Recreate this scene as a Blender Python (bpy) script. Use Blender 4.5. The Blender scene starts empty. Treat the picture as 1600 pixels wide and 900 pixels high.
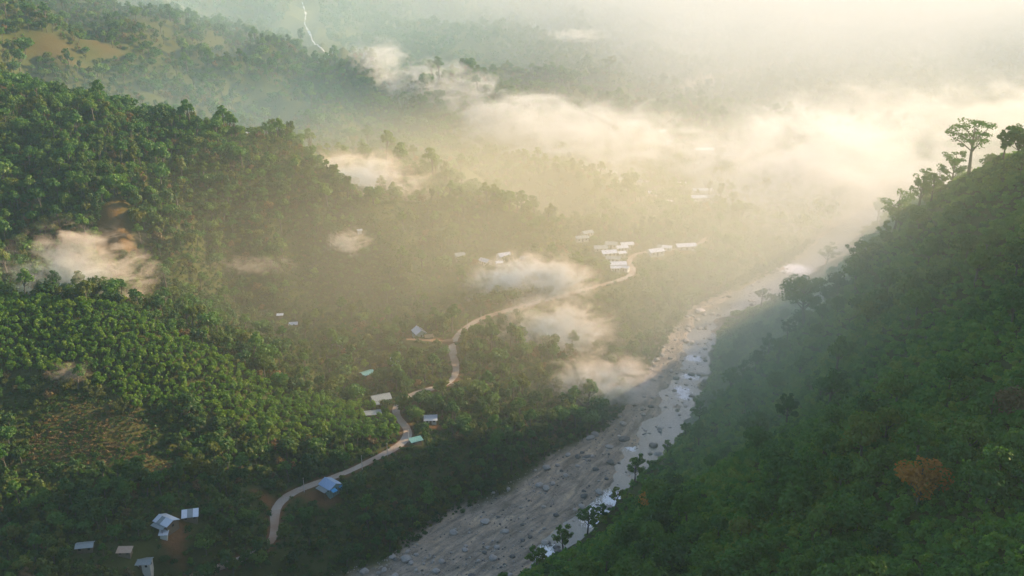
import bpy, bmesh, math, random
import numpy as np
from mathutils import Vector, Matrix
R = math.radians
random.seed(11); rng = np.random.default_rng(11)
sc = bpy.context.scene
COL = sc.collection
# ------------------------------------------------------------------ camera
CAM = np.array([0., 0., 250.]); PITCH = 20.0; FPX = 1570.0
cam = bpy.data.cameras.new('camera'); camo = bpy.data.objects.new('camera', cam); COL.objects.link(camo)
camo.location = CAM; camo.rotation_euler = (R(90-PITCH), 0, 0)
cam.sensor_width = 36; cam.lens = 36*FPX/1600; cam.clip_start = 0.5; cam.clip_end = 12000
sc.camera = camo
# ------------------------------------------------------------------ sky, sun, exposure
SUN_AZ, SUN_EL = 71.0, 22.5          # degrees clockwise from +Y, above the horizon
w = bpy.data.worlds.new('World'); sc.world = w; w.use_nodes = True
nt = w.node_tree; bg = nt.nodes['Background']
sky = nt.nodes.new('ShaderNodeTexSky'); sky.sky_type = 'NISHITA'; sky.sun_disc = False
sky.sun_elevation = R(SUN_EL); sky.sun_rotation = R(SUN_AZ); sky.altitude = 400; sky.dust_density = 1.5
nt.links.new(sky.outputs[0], bg.inputs[0]); bg.inputs[1].default_value = 0.11
sl = bpy.data.lights.new('sun', 'SUN'); sl.energy = 5.0; sl.angle = R(0.5); sl.color = (1.0, 0.73, 0.42)
so = bpy.data.objects.new('sun', sl); COL.objects.link(so)
sd = Vector((math.sin(R(SUN_AZ))*math.cos(R(SUN_EL)), math.cos(R(SUN_AZ))*math.cos(R(SUN_EL)), math.sin(R(SUN_EL))))
so.rotation_euler = sd.to_track_quat('Z', 'Y').to_euler(); so.location = (300, 200, 600)
sc.view_settings.view_transform = 'Standard'; sc.view_settings.look = 'None'
sc.view_settings.exposure = 1.35; sc.view_settings.gamma = 1.0; sc.view_settings.use_curve_mapping = False
sc.render.engine = 'CYCLES'
sc.cycles.use_denoising = True
sc.cycles.max_bounces = 4; sc.cycles.diffuse_bounces = 2; sc.cycles.glossy_bounces = 2
sc.cycles.transmission_bounces = 2; sc.cycles.transparent_max_bounces = 8; sc.cycles.volume_bounces = 1
sc.cycles.volume_max_steps = 256; sc.cycles.use_adaptive_sampling = True; sc.cycles.adaptive_threshold = 0.02
# ------------------------------------------------------------------ pixel <-> world
CP, SP = math.cos(R(PITCH)), math.sin(R(PITCH))
def ray(px, py):
    u = (px-800)/FPX; v = (450-py)/FPX
    return np.array([u, CP+v*SP, -SP+v*CP])
def PY(px, py, Y):
    d = ray(px, py); return CAM + d*(Y/d[1])
def PZ(px, py, z):
    d = ray(px, py); return CAM + d*((z-CAM[2])/d[2])
def project(p):
    p = np.atleast_2d(p) - CAM
    dep = p[:, 1]*CP - p[:, 2]*SP; up = p[:, 1]*SP + p[:, 2]*CP
    return 800+FPX*p[:, 0]/dep, 450-FPX*up/dep, dep
# ------------------------------------------------------------------ noise
def _h(ix, iy, seed):
    n = (ix.astype(np.int64)*374761393 + iy.astype(np.int64)*668265263 + seed*974634777) & 0xffffffff
    n = ((n ^ (n >> 13))*1274126177) & 0xffffffff
    return ((n ^ (n >> 16)) & 0xffff)/65535.0
def vnoise(x, y, seed=0):
    ix = np.floor(x); iy = np.floor(y); fx = x-ix; fy = y-iy
    fx = fx*fx*(3-2*fx); fy = fy*fy*(3-2*fy)
    a = _h(ix, iy, seed); b = _h(ix+1, iy, seed); c = _h(ix, iy+1, seed); d = _h(ix+1, iy+1, seed)
    return (a*(1-fx)+b*fx)*(1-fy) + (c*(1-fx)+d*fx)*fy
def fbm(x, y, seed=0, oct=4):
    s = 0; a = 0.5; t = 0
    for o in range(oct):
        s = s + a*vnoise(x, y, seed+o*17); t += a; a *= .5; x = x*2.03+3.1; y = y*2.03+1.7
    return s/t
def sstep(e0, e1, x):
    t = np.clip((x-e0)/(e1-e0), 0, 1); return t*t*(3-2*t)
# ------------------------------------------------------------------ terrain control points
cp = []
for px, py, Y in [
    # flank of the near mountain (ground below its canopy)
    (1600,252,300),(1540,268,303),(1480,316,310),(1420,363,320),(1370,406,330),(1320,464,342),(1250,525,352),(1180,560,350),
    (1110,630,345),(1050,730,330),(980,810,310),(900,868,285),(810,925,260),
    (1600,500,230),(1400,500,280),(1600,900,140),(1300,900,170),(1000,905,200),(1200,700,245),(1450,700,200),(1600,700,180),(1600,350,268),(1450,420,298),
    # plantation spur and the shaded foot of the slope
    (0,480,450),(180,495,445),(330,560,440),(420,608,440),(520,640,438),(620,668,436),(100,620,405),(0,600,410),(250,630,410),(400,690,405),
    (200,700,385),(0,700,378),(50,850,325),(0,890,300),(262,825,330),(300,760,355),(130,760,350),(550,700,415),
    # gully behind the spur, lower slope
    (250,475,530),(400,520,535),(450,505,540),(560,545,522),(575,590,487),(593,630,467),(655,527,530),(330,500,520),
    (560,430,625),(300,410,600),(0,410,560),(150,350,590),(0,310,605),(450,350,650),(700,470,600),(820,420,640),(850,380,680),
    # middle crest
    (0,225,660),(200,235,690),(350,258,710),(480,298,700),(600,340,690),(720,405,655),(100,280,630),(250,300,650),
    # hollow behind it and upper ridge
    (390,220,1000),(500,250,960),(600,240,1000),(300,170,1050),(200,190,950),(100,190,860),(700,270,950),
    (330,75,1250),(400,90,1230),(480,138,1180),(560,138,1160),(660,142,1150),(740,225,1060),(850,260,1010),(950,290,930),(50,65,1050),(0,150,850),(150,110,1060),(0,20,1150),(200,40,1200),
    (250,20,1600),(350,40,1650),(450,75,1500),(480,50,1700),(470,8,2000),(560,90,1550),(700,60,1900),(900,110,1650),(800,60,1850),(1000,170,1300),(600,20,2300),
    ]:
    cp.append(PY(px, py, Y))
cp += [np.array(p, float) for p in [
    (255,470,120),(240,430,135),(205,400,148),(178,345,165),(150,360,140),(262,500,120),(64,388,20),(95,435,12),(30,365,18),(110,470,14),(-10,310,18),(-40,270,18),(140,560,14),(165,600,16),(190,560,48),(230,560,74),(200,480,118),(230,640,35),(260,700,28),
    (250,250,200),(300,350,198),(330,410,200),(350,500,262),(400,535,350),(420,480,335),(420,400,220),(420,320,212),(250,90,212),(620,540,330),(430,660,50),(350,578,95),(430,594,140),(300,637,32),(360,640,50),(420,800,40),(620,640,110),(620,420,250),(420,200,232),(420,0,245),(800,800,120),(900,600,250),(900,200,250),  # unseen mountain at right, its heights shaped to shade the lower left valley
    (0,0,175),(100,0,185),(-100,0,110),(-200,60,40),(0,-120,205),(-150,150,24),(-60,170,50),(60,90,162),(-300,-60,20),
    (-420,130,14),(-300,190,10),(-270,260,30),(-420,300,70),(-450,420,125),(-520,600,190),(-650,850,220),(-800,600,240),(-700,300,180),(-800,1200,250),(-600,1100,210),(-500,-100,50),(-900,0,200),
    (300,900,4),(420,1000,6),(300,1100,8),(620,1200,8),(500,1500,10),(800,1500,20),(900,1100,60),(300,1300,14),(200,1500,20),(1200,1200,200),(1300,1800,160),(1500,700,270),
    (600,2000,14),(1000,2400,30),(300,2300,40),(1500,2600,120),(-900,1800,270),(-600,2000,200),(-500,2600,260),(0,2800,200),(600,3000,90),(1200,3100,140),
    (-1500,1000,280),(-1600,2400,285),(-1500,3800,280),(-500,3700,285),(500,3700,270),(1500,3700,275),(2500,3700,280),(2500,2200,270),(2500,800,280),(2500,-300,280),(1200,-300,285),(-1500,-300,280)]]
cp = np.array(cp)
# river bed (pairs of bank pixels on z=0) and water channel
BED_PX = [((560,930),(800,930)),((640,880),(880,860)),((760,800),(960,810)),((850,735),(1020,740)),((940,690),(1050,690)),((985,630),(1085,635)),((1015,580),(1105,585)),
          ((1050,525),(1115,530)),((1080,482),(1132,492)),((1140,456),(1192,472)),((1212,426),(1252,440)),((1245,405),(1285,415))]
WAT_PX = [((800,935),(850,930)),((838,872),(884,860)),((905,812),(965,808)),((955,772),(1012,762)),((972,730),(1035,716)),((1000,680),(1064,680)),((1030,632),(1096,636)),((1055,590),(1110,590)),
          ((1072,550),(1114,550)),((1080,515),(1114,515)),((1090,494),(1114,498)),((1128,482),(1182,480)),((1150,466),(1216,456)),((1212,442),(1252,432)),((1242,410),(1280,412))]
def pairs(pp):
    a = np.array([PZ(*l, 0)[:2] for l, r in pp]); b = np.array([PZ(*r, 0)[:2] for l, r in pp]); return a, b
bl, br = pairs(BED_PX); wl, wr = pairs(WAT_PX)
def resample(P, W, step):
    seg = np.linalg.norm(np.diff(P, axis=0), axis=1); s = np.r_[0, np.cumsum(seg)]; n = max(2, int(s[-1]/step)); t = np.linspace(0, s[-1], n)
    # Catmull-like smoothing by cosine-eased linear interpolation of a moving average
    out = np.stack([np.interp(t, s, P[:, k]) for k in range(P.shape[1])], 1); ww = np.interp(t, s, W)
    k = max(1, int(12/step))
    if n > 4*k:
        ker = np.ones(2*k+1)/(2*k+1)
        pad = np.pad(out, ((k, k), (0, 0)), mode='reflect', reflect_type='odd'); out = np.stack([np.convolve(pad[:, c], ker, 'valid') for c in range(out.shape[1])], 1)
    return out, ww
down = np.array([(-105,292),(-190,228),(-330,165),(-600,120)], float); up = np.array([(262,790),(330,890),(430,1000),(530,1130),(540,1290),(470,1390),(330,1420),(240,1540),(330,1700),(520,1900)], float)
bed_c = np.vstack([down[::-1], (bl+br)/2, up]); bed_w = np.r_[[26]*4, np.linalg.norm(bl-br, axis=1)/2, [13]*len(up)]
wat_c = np.vstack([down[::-1]+[6, -4], (wl+wr)/2, up]); wat_w = np.r_[[8]*4, np.linalg.norm(wl-wr, axis=1)/2, [10]*len(up)]
BEDC, BEDW = resample(bed_c, bed_w, 4.0); WATC, WATW = resample(wat_c, wat_w, 3.0)
# road (pixels with the height of the road bed)
ROAD_PX = [(290,905,16),(360,880,15.5),(425,856,15),(434,832,15),(424,800,15.5),(434,780,16),(470,762,17),(520,747,18),(565,728,19),(610,704,20),(638,690,20.5),(645,678,21),(636,664,21.5),(612,648,22),(618,630,22.5),
           (655,610,22.5),(700,603,22.5),(714,590,23),(712,565,23.5),(704,545,24),(708,530,24.5),(730,508,25),(765,492,25.5),(830,475,26),(900,456,26),(960,440,26),(988,431,26),(991,420,26),(980,408,26.5),(985,399,27),(1010,393,27),(1060,389,27),(1090,384,26.5)]
rp = np.array([PZ(a, b, z) for a, b, z in ROAD_PX]); rp = np.vstack([rp, [(175,780,25),(185,840,24),(165,880,24),(190,960,23),(215,1040,22),(260,1150,20)]])
ROADC, _ = resample(rp, np.ones(len(rp)), 2.0)
sp_ = np.array([PZ(a, b, z) for a, b, z in [(708,531,24.6),(690,533,25),(660,531,26.5),(635,530,27.5)]]); SIDEC, _ = resample(sp_, np.ones(4), 1.5)

def mq(cpts, Q, c=28.0):
    n = len(cpts); XY = cpts[:, :2]
    d = np.sqrt(((XY[:, None]-XY[None])**2).sum(-1)+c*c)
    A = np.zeros((n+1, n+1)); A[:n, :n] = d - np.eye(n)*4.0; A[:n, n] = 1; A[n, :n] = 1
    sol = np.linalg.solve(A, np.r_[cpts[:, 2], 0])
    out = np.empty(len(Q))
    for i in range(0, len(Q), 8000):
        q = Q[i:i+8000]; out[i:i+8000] = np.sqrt(((q[:, None]-XY[None])**2).sum(-1)+c*c)@sol[:n] + sol[n]
    return out
def pdist(Q, C):
    best = np.full(len(Q), 1e9); idx = np.zeros(len(Q), int)
    for i in range(0, len(Q), 6000):
        q = Q[i:i+6000]; d = ((q[:, None]-C[None, :, :2])**2).sum(-1); k = d.argmin(1); idx[i:i+6000] = k; best[i:i+6000] = np.sqrt(d[np.arange(len(q)), k])
    return best, idx
# extra control: road and river heights steer the surface
cp = np.vstack([cp, rp, np.c_[bed_c, np.zeros(len(bed_c))]])
def spaced(f0, f1, step, lo, hi, g=1.09):
    mid = list(np.arange(f0, f1+.1, step)); a = []; s = step; x = f0
    while x > lo: s *= g; x -= s; a.append(x)
    b = []; s = step; x = mid[-1]
    while x < hi: s *= g; x += s; b.append(x)
    return np.array(a[::-1]+mid+b)
GX = spaced(-300, 300, 2.2, -2200, 2800); GY = spaced(130, 740, 2.2, -350, 4000, 1.06)
nx, ny = len(GX), len(GY)
XX, YY = np.meshgrid(GX, GY); Q = np.c_[XX.ravel(), YY.ravel()]
zt = mq(cp, Q)
zt = np.minimum(zt, 350)
rd, ri = pdist(Q, ROADC); sd_, si = pdist(Q, SIDEC); bd, bi = pdist(Q, BEDC); wd, wi = pdist(Q, WATC)
far = sstep(700, 1500, Q[:, 1])
amp = sstep(0, 45, bd-BEDW[bi])*sstep(4, 40, rd)
rdg = 1-np.abs(2*fbm(Q[:, 0]/115+.004*Q[:, 1], Q[:, 1]/150, 41, 3)-1)*1.9
spur = sstep(25, 110, rd)*sstep(505, 600, Q[:, 1])*(1-sstep(-40, 120, Q[:, 0]-.25*(Q[:, 1]-600)))
zt = zt + spur*(rdg-.45)*30
zt = zt + amp*((fbm(Q[:, 0]/28, Q[:, 1]/28, 13)-.5)*7*sstep(-20, 60, Q[:, 0])*(1-sstep(420, 520, Q[:, 1])) + (fbm(Q[:, 0]/70, Q[:, 1]/70, 3)-.5)*(16+8*sstep(480,600,Q[:,1])+36*far) + (fbm(Q[:, 0]/18, Q[:, 1]/18, 9)-.5)*4.0)
zt = np.minimum(np.maximum(zt, 2.2+.5*sstep(0, 20, bd-BEDW[bi])), 356)
nb = fbm(Q[:, 0]/9, Q[:, 1]/9, 21, 4)-.5; nb2 = fbm(Q[:, 0]/26, Q[:, 1]/26, 33, 3)-.5
chan = 1-sstep(-1.5, 2.5, wd-WATW[wi]+nb*6)
bedz = 0.75 + nb*1.3 + nb2*1.2 - chan*(1.35-nb*.6)
k = sstep(0, 16, bd-BEDW[bi]+nb2*20+nb*9); z = bedz*(1-k)+zt*k
kr = sstep(3.2, 9.0, rd); z = (ROADC[ri, 2]-.22)*(1-kr)+z*kr
ks = sstep(2.5, 7.0, sd_); z = (SIDEC[si, 2]-.2)*(1-ks)+z*ks
ZG = z.reshape(ny, nx)
def H(x, y):
    x = np.atleast_1d(np.asarray(x, float)); y = np.atleast_1d(np.asarray(y, float))
    i = np.clip(np.searchsorted(GX, x)-1, 0, nx-2); j = np.clip(np.searchsorted(GY, y)-1, 0, ny-2)
    fx = np.clip((x-GX[i])/(GX[i+1]-GX[i]), 0, 1); fy = np.clip((y-GY[j])/(GY[j+1]-GY[j]), 0, 1)
    return (ZG[j, i]*(1-fx)+ZG[j, i+1]*fx)*(1-fy) + (ZG[j+1, i]*(1-fx)+ZG[j+1, i+1]*fx)*fy
def hit(px, py):                        # first point where the sight line meets the ground
    d = ray(px, py); t = np.arange(80, 4200, .5)/d[1]; p = CAM[None]+t[:, None]*d[None]
    k = np.argmax(p[:, 2] < H(p[:, 0], p[:, 1])); return p[k]
# ------------------------------------------------------------------ object helpers
def link(o, parent=None):
    COL.objects.link(o)
    if parent is not None: o.parent = parent
    return o
def tag(o, label=None, cat=None, group=None, kind=None):
    if label: o['label'] = label
    if cat: o['category'] = cat
    if group: o['group'] = group
    if kind: o['kind'] = kind
    return o
def mesh(name, v, f, mats, smooth=False, mi=None):
    me = bpy.data.meshes.new(name); me.from_pydata([tuple(a) for a in v], [], [tuple(a) for a in f])
    for m in (mats if isinstance(mats, (list, tuple)) else [mats]): me.materials.append(m)
    if mi is not None: me.polygons.foreach_set('material_index', np.asarray(mi, np.int32))
    if smooth: me.polygons.foreach_set('use_smooth', np.ones(len(me.polygons), bool))
    me.update(); return me
def fcol(me, name, c):
    a = me.attributes.new(name, 'FLOAT', 'POINT'); a.data.foreach_set('value', np.asarray(c, np.float32).ravel())
# ------------------------------------------------------------------ material helpers
def mat(name):
    m = bpy.data.materials.new(name); m.use_nodes = True; t = m.node_tree; t.nodes.clear()
    return m, t, t.nodes.new('ShaderNodeOutputMaterial')
def N(t, kind, **kw):
    n = t.nodes.new(kind)
    for a, v in kw.items():
        if isinstance(a, str) and hasattr(n, a): setattr(n, a, v)
        else: n.inputs[a].default_value = v
    return n
def ramp(t, fac, stops):
    n = t.nodes.new('ShaderNodeValToRGB'); e = n.color_ramp.elements
    while len(e) < len(stops): e.new(.5)
    for k, (p, c) in enumerate(stops): e[k].position = p; e[k].color = (*c, 1)
    t.links.new(fac, n.inputs[0]); return n.outputs[0]
def noise(t, scale, detail=4, rough=.55, coord=None, dist=0):
    n = t.nodes.new('ShaderNodeTexNoise'); n.inputs['Scale'].default_value = scale; n.inputs['Detail'].default_value = detail
    n.inputs['Roughness'].default_value = rough; n.inputs['Distortion'].default_value = dist
    if coord is not None: t.links.new(coord, n.inputs['Vector'])
    return n
def mixc(t, fac, a, b, mode='MIX'):
    n = t.nodes.new('ShaderNodeMix'); n.data_type = 'RGBA'; n.blend_type = mode
    for s, v in ((0, fac), (6, a), (7, b)):
        if hasattr(v, 'is_output'): t.links.new(v, n.inputs[s])
        else: n.inputs[s].default_value = v if s == 0 else (*v, 1)
    return n.outputs[2]
def math_(t, op, a, b=None, c=None):
    n = t.nodes.new('ShaderNodeMath'); n.operation = op
    for s, v in enumerate((a, b, c)):
        if v is None: continue
        if hasattr(v, 'is_output'): t.links.new(v, n.inputs[s])
        else: n.inputs[s].default_value = v
    return n.outputs[0]
def attr(t, name):
    n = t.nodes.new('ShaderNodeAttribute'); n.attribute_name = name; return n.outputs['Fac']
def bump(t, h, strength, dist):
    n = t.nodes.new('ShaderNodeBump'); n.inputs['Strength'].default_value = strength; n.inputs['Distance'].default_value = dist
    t.links.new(h, n.inputs['Height']); return n.outputs[0]
def bsdf(t, out, col, rough=.9, metal=0, normal=None, spec=.3):
    p = t.nodes.new('ShaderNodeBsdfPrincipled')
    if hasattr(col, 'is_output'): t.links.new(col, p.inputs['Base Color'])
    else: p.inputs['Base Color'].default_value = (*col, 1)
    if hasattr(rough, 'is_output'): t.links.new(rough, p.inputs['Roughness'])
    else: p.inputs['Roughness'].default_value = rough
    p.inputs['Metallic'].default_value = metal; p.inputs['Specular IOR Level'].default_value = spec
    if normal is not None: t.links.new(normal, p.inputs['Normal'])
    t.links.new(p.outputs[0], out.inputs[0]); return p
def pos(t):
    return t.nodes.new('ShaderNodeNewGeometry').outputs['Position']
# ------------------------------------------------------------------ ground
# bare earth patches: (pixel, radius in metres along x and y)
BARE = [(175,345,9,22),(190,372,9,10),(80,72,26,18),(160,75,24,14),(50,155,16,12),(410,776,7,4),(500,778,10,6),(640,528,7,4),(690,533,8,4),(272,838,5,7),(682,668,5,3),(620,640,5,5),(1055,392,16,6),(1130,250,30,14),(1075,320,12,14)]
FIELD = [(150,670,26,16),(215,725,24,9),(100,700,16,12)]
bare = np.zeros(len(Q)); field = np.zeros(len(Q)); wob = (fbm(Q[:, 0]/11, Q[:, 1]/11, 55)-.5)*.8+(fbm(Q[:, 0]/3, Q[:, 1]/3, 56)-.5)*.5
for px, py, a, b in BARE:
    p = hit(px, py); r = np.hypot((Q[:, 0]-p[0])/a, (Q[:, 1]-p[1])/b)+wob; bare = np.maximum(bare, (1-sstep(.55, 1.15, r))*(.8 if py > 500 else .5 if py > 250 else .25))
for px, py, a, b in FIELD:
    p = hit(px, py); r = np.hypot((Q[:, 0]-p[0])/a, (Q[:, 1]-p[1])/b)+wob; field = np.maximum(field, 1-sstep(.75, 1.1, r))
bare = np.maximum(bare, (1-sstep(2.2, 4.6, rd+wob*3))*.8*(1-sstep(715, 740, Q[:, 1])))
BT_ = np.gradient(BEDC, axis=0); BT_ /= np.linalg.norm(BT_, axis=1)[:, None]; dv_ = Q-BEDC[bi]; bu = BT_[bi, 0]*dv_[:, 1]-BT_[bi, 1]*dv_[:, 0]; bv = bi*4.0+(BT_[bi]*dv_).sum(1)
bedm = 1-sstep(-1, 5, bd-BEDW[bi]+nb2*20+nb*9)
m, t, o = mat('ground_earth'); ps = pos(t)
n1 = noise(t, .05, 6, .6, ps).outputs[0]; n2 = noise(t, .9, 5, .6, ps).outputs[0]; n3 = noise(t, .012, 4, .5, ps).outputs[0]
grass = mixc(t, n1, (.018, .035, .008), (.055, .075, .018)); grass = mixc(t, math_(t, 'MULTIPLY', n3, .7), grass, (.075, .062, .022))
earth = mixc(t, n2, (.11, .042, .02), (.22, .10, .048))
fieldc = mixc(t, n2, (.035, .05, .012), (.10, .08, .028))
gn = ramp(t, noise(t, .11, 7, .7, ps).outputs[0], [(.33, (.15, .13, .105)), (.5, (.31, .255, .20)), (.67, (.52, .42, .31))]); grav = mixc(t, .5, gn, mixc(t, n2, (.16, .14, .11), (.52, .43, .33)))
cx_ = t.nodes.new('ShaderNodeCombineXYZ'); t.links.new(math_(t, 'MULTIPLY', attr(t, 'bu'), .30), cx_.inputs[0]); t.links.new(math_(t, 'MULTIPLY', attr(t, 'bv'), .055), cx_.inputs[1])
streak = ramp(t, noise(t, 1.0, 6, .65, cx_.outputs[0], .6).outputs[0], [(.36, (.50, .49, .46)), (.5, (.85, .85, .85)), (.64, (1.25, 1.15, 1.0))]); grav = mixc(t, 1.0, grav, streak, 'MULTIPLY')
c = mixc(t, attr(t, 'field'), grass, fieldc); c = mixc(t, attr(t, 'bare'), c, earth); c = mixc(t, attr(t, 'bed'), c, grav)
bsdf(t, o, c, .95, normal=bump(t, n2, .8, .5), spec=.1); M_ground = m
jj, ii = np.meshgrid(np.arange(ny-1), np.arange(nx-1), indexing='ij'); a0 = (jj*nx+ii).ravel()
gme = mesh('ground', np.c_[Q, z], np.c_[a0, a0+1, a0+nx+1, a0+nx], M_ground, True)
fcol(gme, 'bare', bare); fcol(gme, 'field', field); fcol(gme, 'bed', bedm); fcol(gme, 'bu', bu); fcol(gme, 'bv', bv)
tag(link(bpy.data.objects.new('ground', gme)), 'wooded valley ground of steep slopes around a stony river bed', kind='structure')
# ------------------------------------------------------------------ water
m, t, o = mat('river_water'); ps = pos(t)
mp = N(t, 'ShaderNodeMapping'); mp.inputs['Rotation'].default_value = (0, 0, R(-25)); mp.inputs['Scale'].default_value = (1, .35, 1); t.links.new(ps, mp.inputs[0])
wn = noise(t, .9, 5, .65, mp.outputs[0], .6).outputs[0]; foamn = noise(t, 1.3, 6, .75, mp.outputs[0], 1.2).outputs[0]
fo = math_(t, 'MULTIPLY', attr(t, 'foam'), 1.0); foam = math_(t, 'SMOOTHSTEP' if False else 'MULTIPLY', math_(t, 'SUBTRACT', math_(t, 'ADD', foamn, fo), .92), 7.0)
foam = math_(t, 'MINIMUM', math_(t, 'MAXIMUM', foam, 0), 1)
c = mixc(t, foam, mixc(t, noise(t, .25, 4, .6, mp.outputs[0]).outputs[0], (.16, .16, .12), (.30, .28, .22)), (.78, .80, .80))
rr = math_(t, 'ADD', .12, math_(t, 'MULTIPLY', foam, .6))
p = bsdf(t, o, c, rr, normal=bump(t, wn, .55, .35), spec=.6); M_water = m
def strip(C, half, zs, nacross=7, jag=0, seed=5):
    T = np.gradient(C[:, :2], axis=0); T /= np.linalg.norm(T, axis=1)[:, None]; Nn = np.c_[-T[:, 1], T[:, 0]]
    V = []
    for k in range(nacross):
        s = 2*k/(nacross-1)-1; q = C[:, :2]+Nn*(half*s)[:, None]; V.append(np.c_[q, zs])
    V = np.stack(V, 1); n = len(C); F = []
    for i in range(n-1):
        for k in range(nacross-1):
            a = i*nacross+k; F.append((a, a+nacross, a+nacross+1, a+1))
    return V.reshape(-1, 3), F
v, f = strip(WATC, WATW+7, np.full(len(WATC), .06), 9)
me = mesh('river', v, f, M_water, True)
foamspots = [PZ(x, y, 0)[:2].tolist()+[r] for x, y, r in [(945,802,8),(960,780,6),(1065,610,5),(1080,588,5),(855,868,6),(1240,420,12),(1085,560,5),(985,700,3),(1070,620,4),(930,815,5)]]
fm = np.zeros(len(v))
for x, y, r in foamspots: fm = np.maximum(fm, .62*np.exp(-((v[:, 0]-x)**2+(v[:, 1]-y)**2)/(2*r*r)))
fcol(me, 'foam', fm*.75+.2); tag(link(bpy.data.objects.new('river', me)), 'shallow pale river running over stones along the valley floor', kind='structure')
# ------------------------------------------------------------------ road
m, t, o = mat('road_concrete'); ps = pos(t); n2 = noise(t, 1.3, 5, .6, ps).outputs[0]; n1 = noise(t, .06, 4, .6, ps).outputs[0]
c = mixc(t, n2, (.30, .25, .20), (.42, .36, .30)); c = mixc(t, ramp(t, n1, [(.42, (0, 0, 0)), (.62, (.8, .8, .8))]), c, (.27, .16, .095)); bsdf(t, o, c, .85, spec=.2); M_road = m
NR = int(np.argmax(ROADC[:, 1] > 728)); RC = ROADC[:NR]
v, f = strip(RC, 2.0+.25*np.sin(np.arange(NR)*.21)+.12*np.sin(np.arange(NR)*.9), RC[:, 2]+.02, 3)
v = v.reshape(-1, 3, 3); cr = v.copy(); cr[:, 1, 2] += .05
top = cr.reshape(-1, 3)
tag(link(bpy.data.objects.new('road', mesh('road', top, f, M_road, True))), kind='structure')
m, t, o = mat('dirt_track'); ps = pos(t); n2 = noise(t, 1.0, 5, .6, ps).outputs[0]
bsdf(t, o, mixc(t, n2, (.20, .11, .06), (.32, .21, .13)), .95, spec=.1); M_dirt = m
v, f = strip(SIDEC, 1.5+.5*np.sin(np.arange(len(SIDEC))*1.1), SIDEC[:, 2]+.06, 3)
tag(link(bpy.data.objects.new('path', mesh('path', v, f, M_dirt, True))), kind='structure')
# ------------------------------------------------------------------ object materials
def leafmat(name, stops, trans=.35, patch=True):
    m, t, o = mat(name); oi = t.nodes.new('ShaderNodeObjectInfo'); ps = pos(t)
    n = noise(t, .045, 3, .5, ps).outputs[0]; n2 = noise(t, 1.1, 2, .5, ps).outputs[0]
    fac = math_(t, 'ADD', math_(t, 'MULTIPLY', oi.outputs['Random'], .5), math_(t, 'MULTIPLY', math_(t, 'SUBTRACT', math_(t, 'MULTIPLY', n, 1.7), .35), .5))
    fac = math_(t, 'ADD', fac, math_(t, 'MULTIPLY', math_(t, 'SUBTRACT', n2, .5), .3))
    c = ramp(t, fac, stops)
    d = t.nodes.new('ShaderNodeBsdfDiffuse'); tr = t.nodes.new('ShaderNodeBsdfTranslucent'); t.links.new(c, d.inputs[0])
    c2 = mixc(t, 1.0, c, (1.25, 1.2, .55), 'MULTIPLY'); t.links.new(c2, tr.inputs[0])
    mx = t.nodes.new('ShaderNodeMixShader'); mx.inputs[0].default_value = trans; t.links.new(d.outputs[0], mx.inputs[1]); t.links.new(tr.outputs[0], mx.inputs[2])
    gl = t.nodes.new('ShaderNodeBsdfGlossy'); gl.inputs['Roughness'].default_value = .55; gl.inputs[0].default_value = (.6, .6, .6, 1)
    m2 = t.nodes.new('ShaderNodeMixShader'); m2.inputs[0].default_value = .035; t.links.new(mx.outputs[0], m2.inputs[1]); t.links.new(gl.outputs[0], m2.inputs[2])
    t.links.new(m2.outputs[0], o.inputs[0]); return m
M_jungle = leafmat('jungle_leaves', [(.1, (.020, .070, .009)), (.45, (.045, .135, .012)), (.72, (.085, .17, .016)), (.9, (.13, .15, .016)), (1, (.17, .09, .015))], .4)
M_vine = leafmat('vine_leaves', [(.12, (.020, .075, .010)), (.36, (.055, .175, .016)), (.62, (.10, .23, .018)), (.9, (.18, .24, .022))], .42)  # leaf colours brightened to stand in for light on the near mountain
M_plant = leafmat('plantation_leaves', [(.1, (.035, .11, .005)), (.45, (.085, .20, .007)), (.75, (.14, .24, .010)), (1, (.18, .22, .016))], .5)
M_slope = leafmat('forest_leaves', [(.1, (0.014, 0.051, 0.007)), (.4, (0.032, 0.090, 0.008)), (.65, (0.070, 0.117, 0.010)), (.85, (0.120, 0.127, 0.012)), (1, (0.170, 0.090, 0.017))], .42)
M_bamboo = leafmat('bamboo_leaves', [(.1, (0.050, 0.069, 0.008)), (.6, (0.100, 0.117, 0.012)), (1, (0.150, 0.138, 0.017))], .45)
M_orange = leafmat('rust_leaves', [(.2, (.30, .14, .015)), (.4, (.44, .20, .02)), (.7, (.55, .28, .03)), (1, (.55, .36, .05))], .4)
M_dry = leafmat('dry_leaves', [(.1, (.07, .06, .02)), (.6, (.15, .10, .035)), (1, (.20, .12, .05))], .3)
def plain(name, c1, c2, scale=3, rough=.85, metal=0, spec=.3, b=0):
    m, t, o = mat(name); tc = t.nodes.new('ShaderNodeTexCoord').outputs['Object']; n = noise(t, scale, 5, .6, tc).outputs[0]
    bsdf(t, o, mixc(t, n, c1, c2), rough, metal, bump(t, n, b, .1) if b else None, spec); return m
M_bark = plain('bark', (.05, .045, .035), (.13, .12, .09), 2, .9, b=.5); M_palebark = plain('pale_bark', (.25, .22, .18), (.42, .39, .33), 2, .9)
M_wood = plain('weathered_wood', (.10, .075, .05), (.22, .17, .12), 2); M_plaster = plain('wall_plaster', (.42, .40, .35), (.58, .56, .50), 1.2)
M_tealwall = plain('teal_wall', (.20, .33, .31), (.30, .42, .40), 1.2); M_dark = plain('dark_opening', (.02, .02, .022), (.05, .045, .04), 1)
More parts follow.
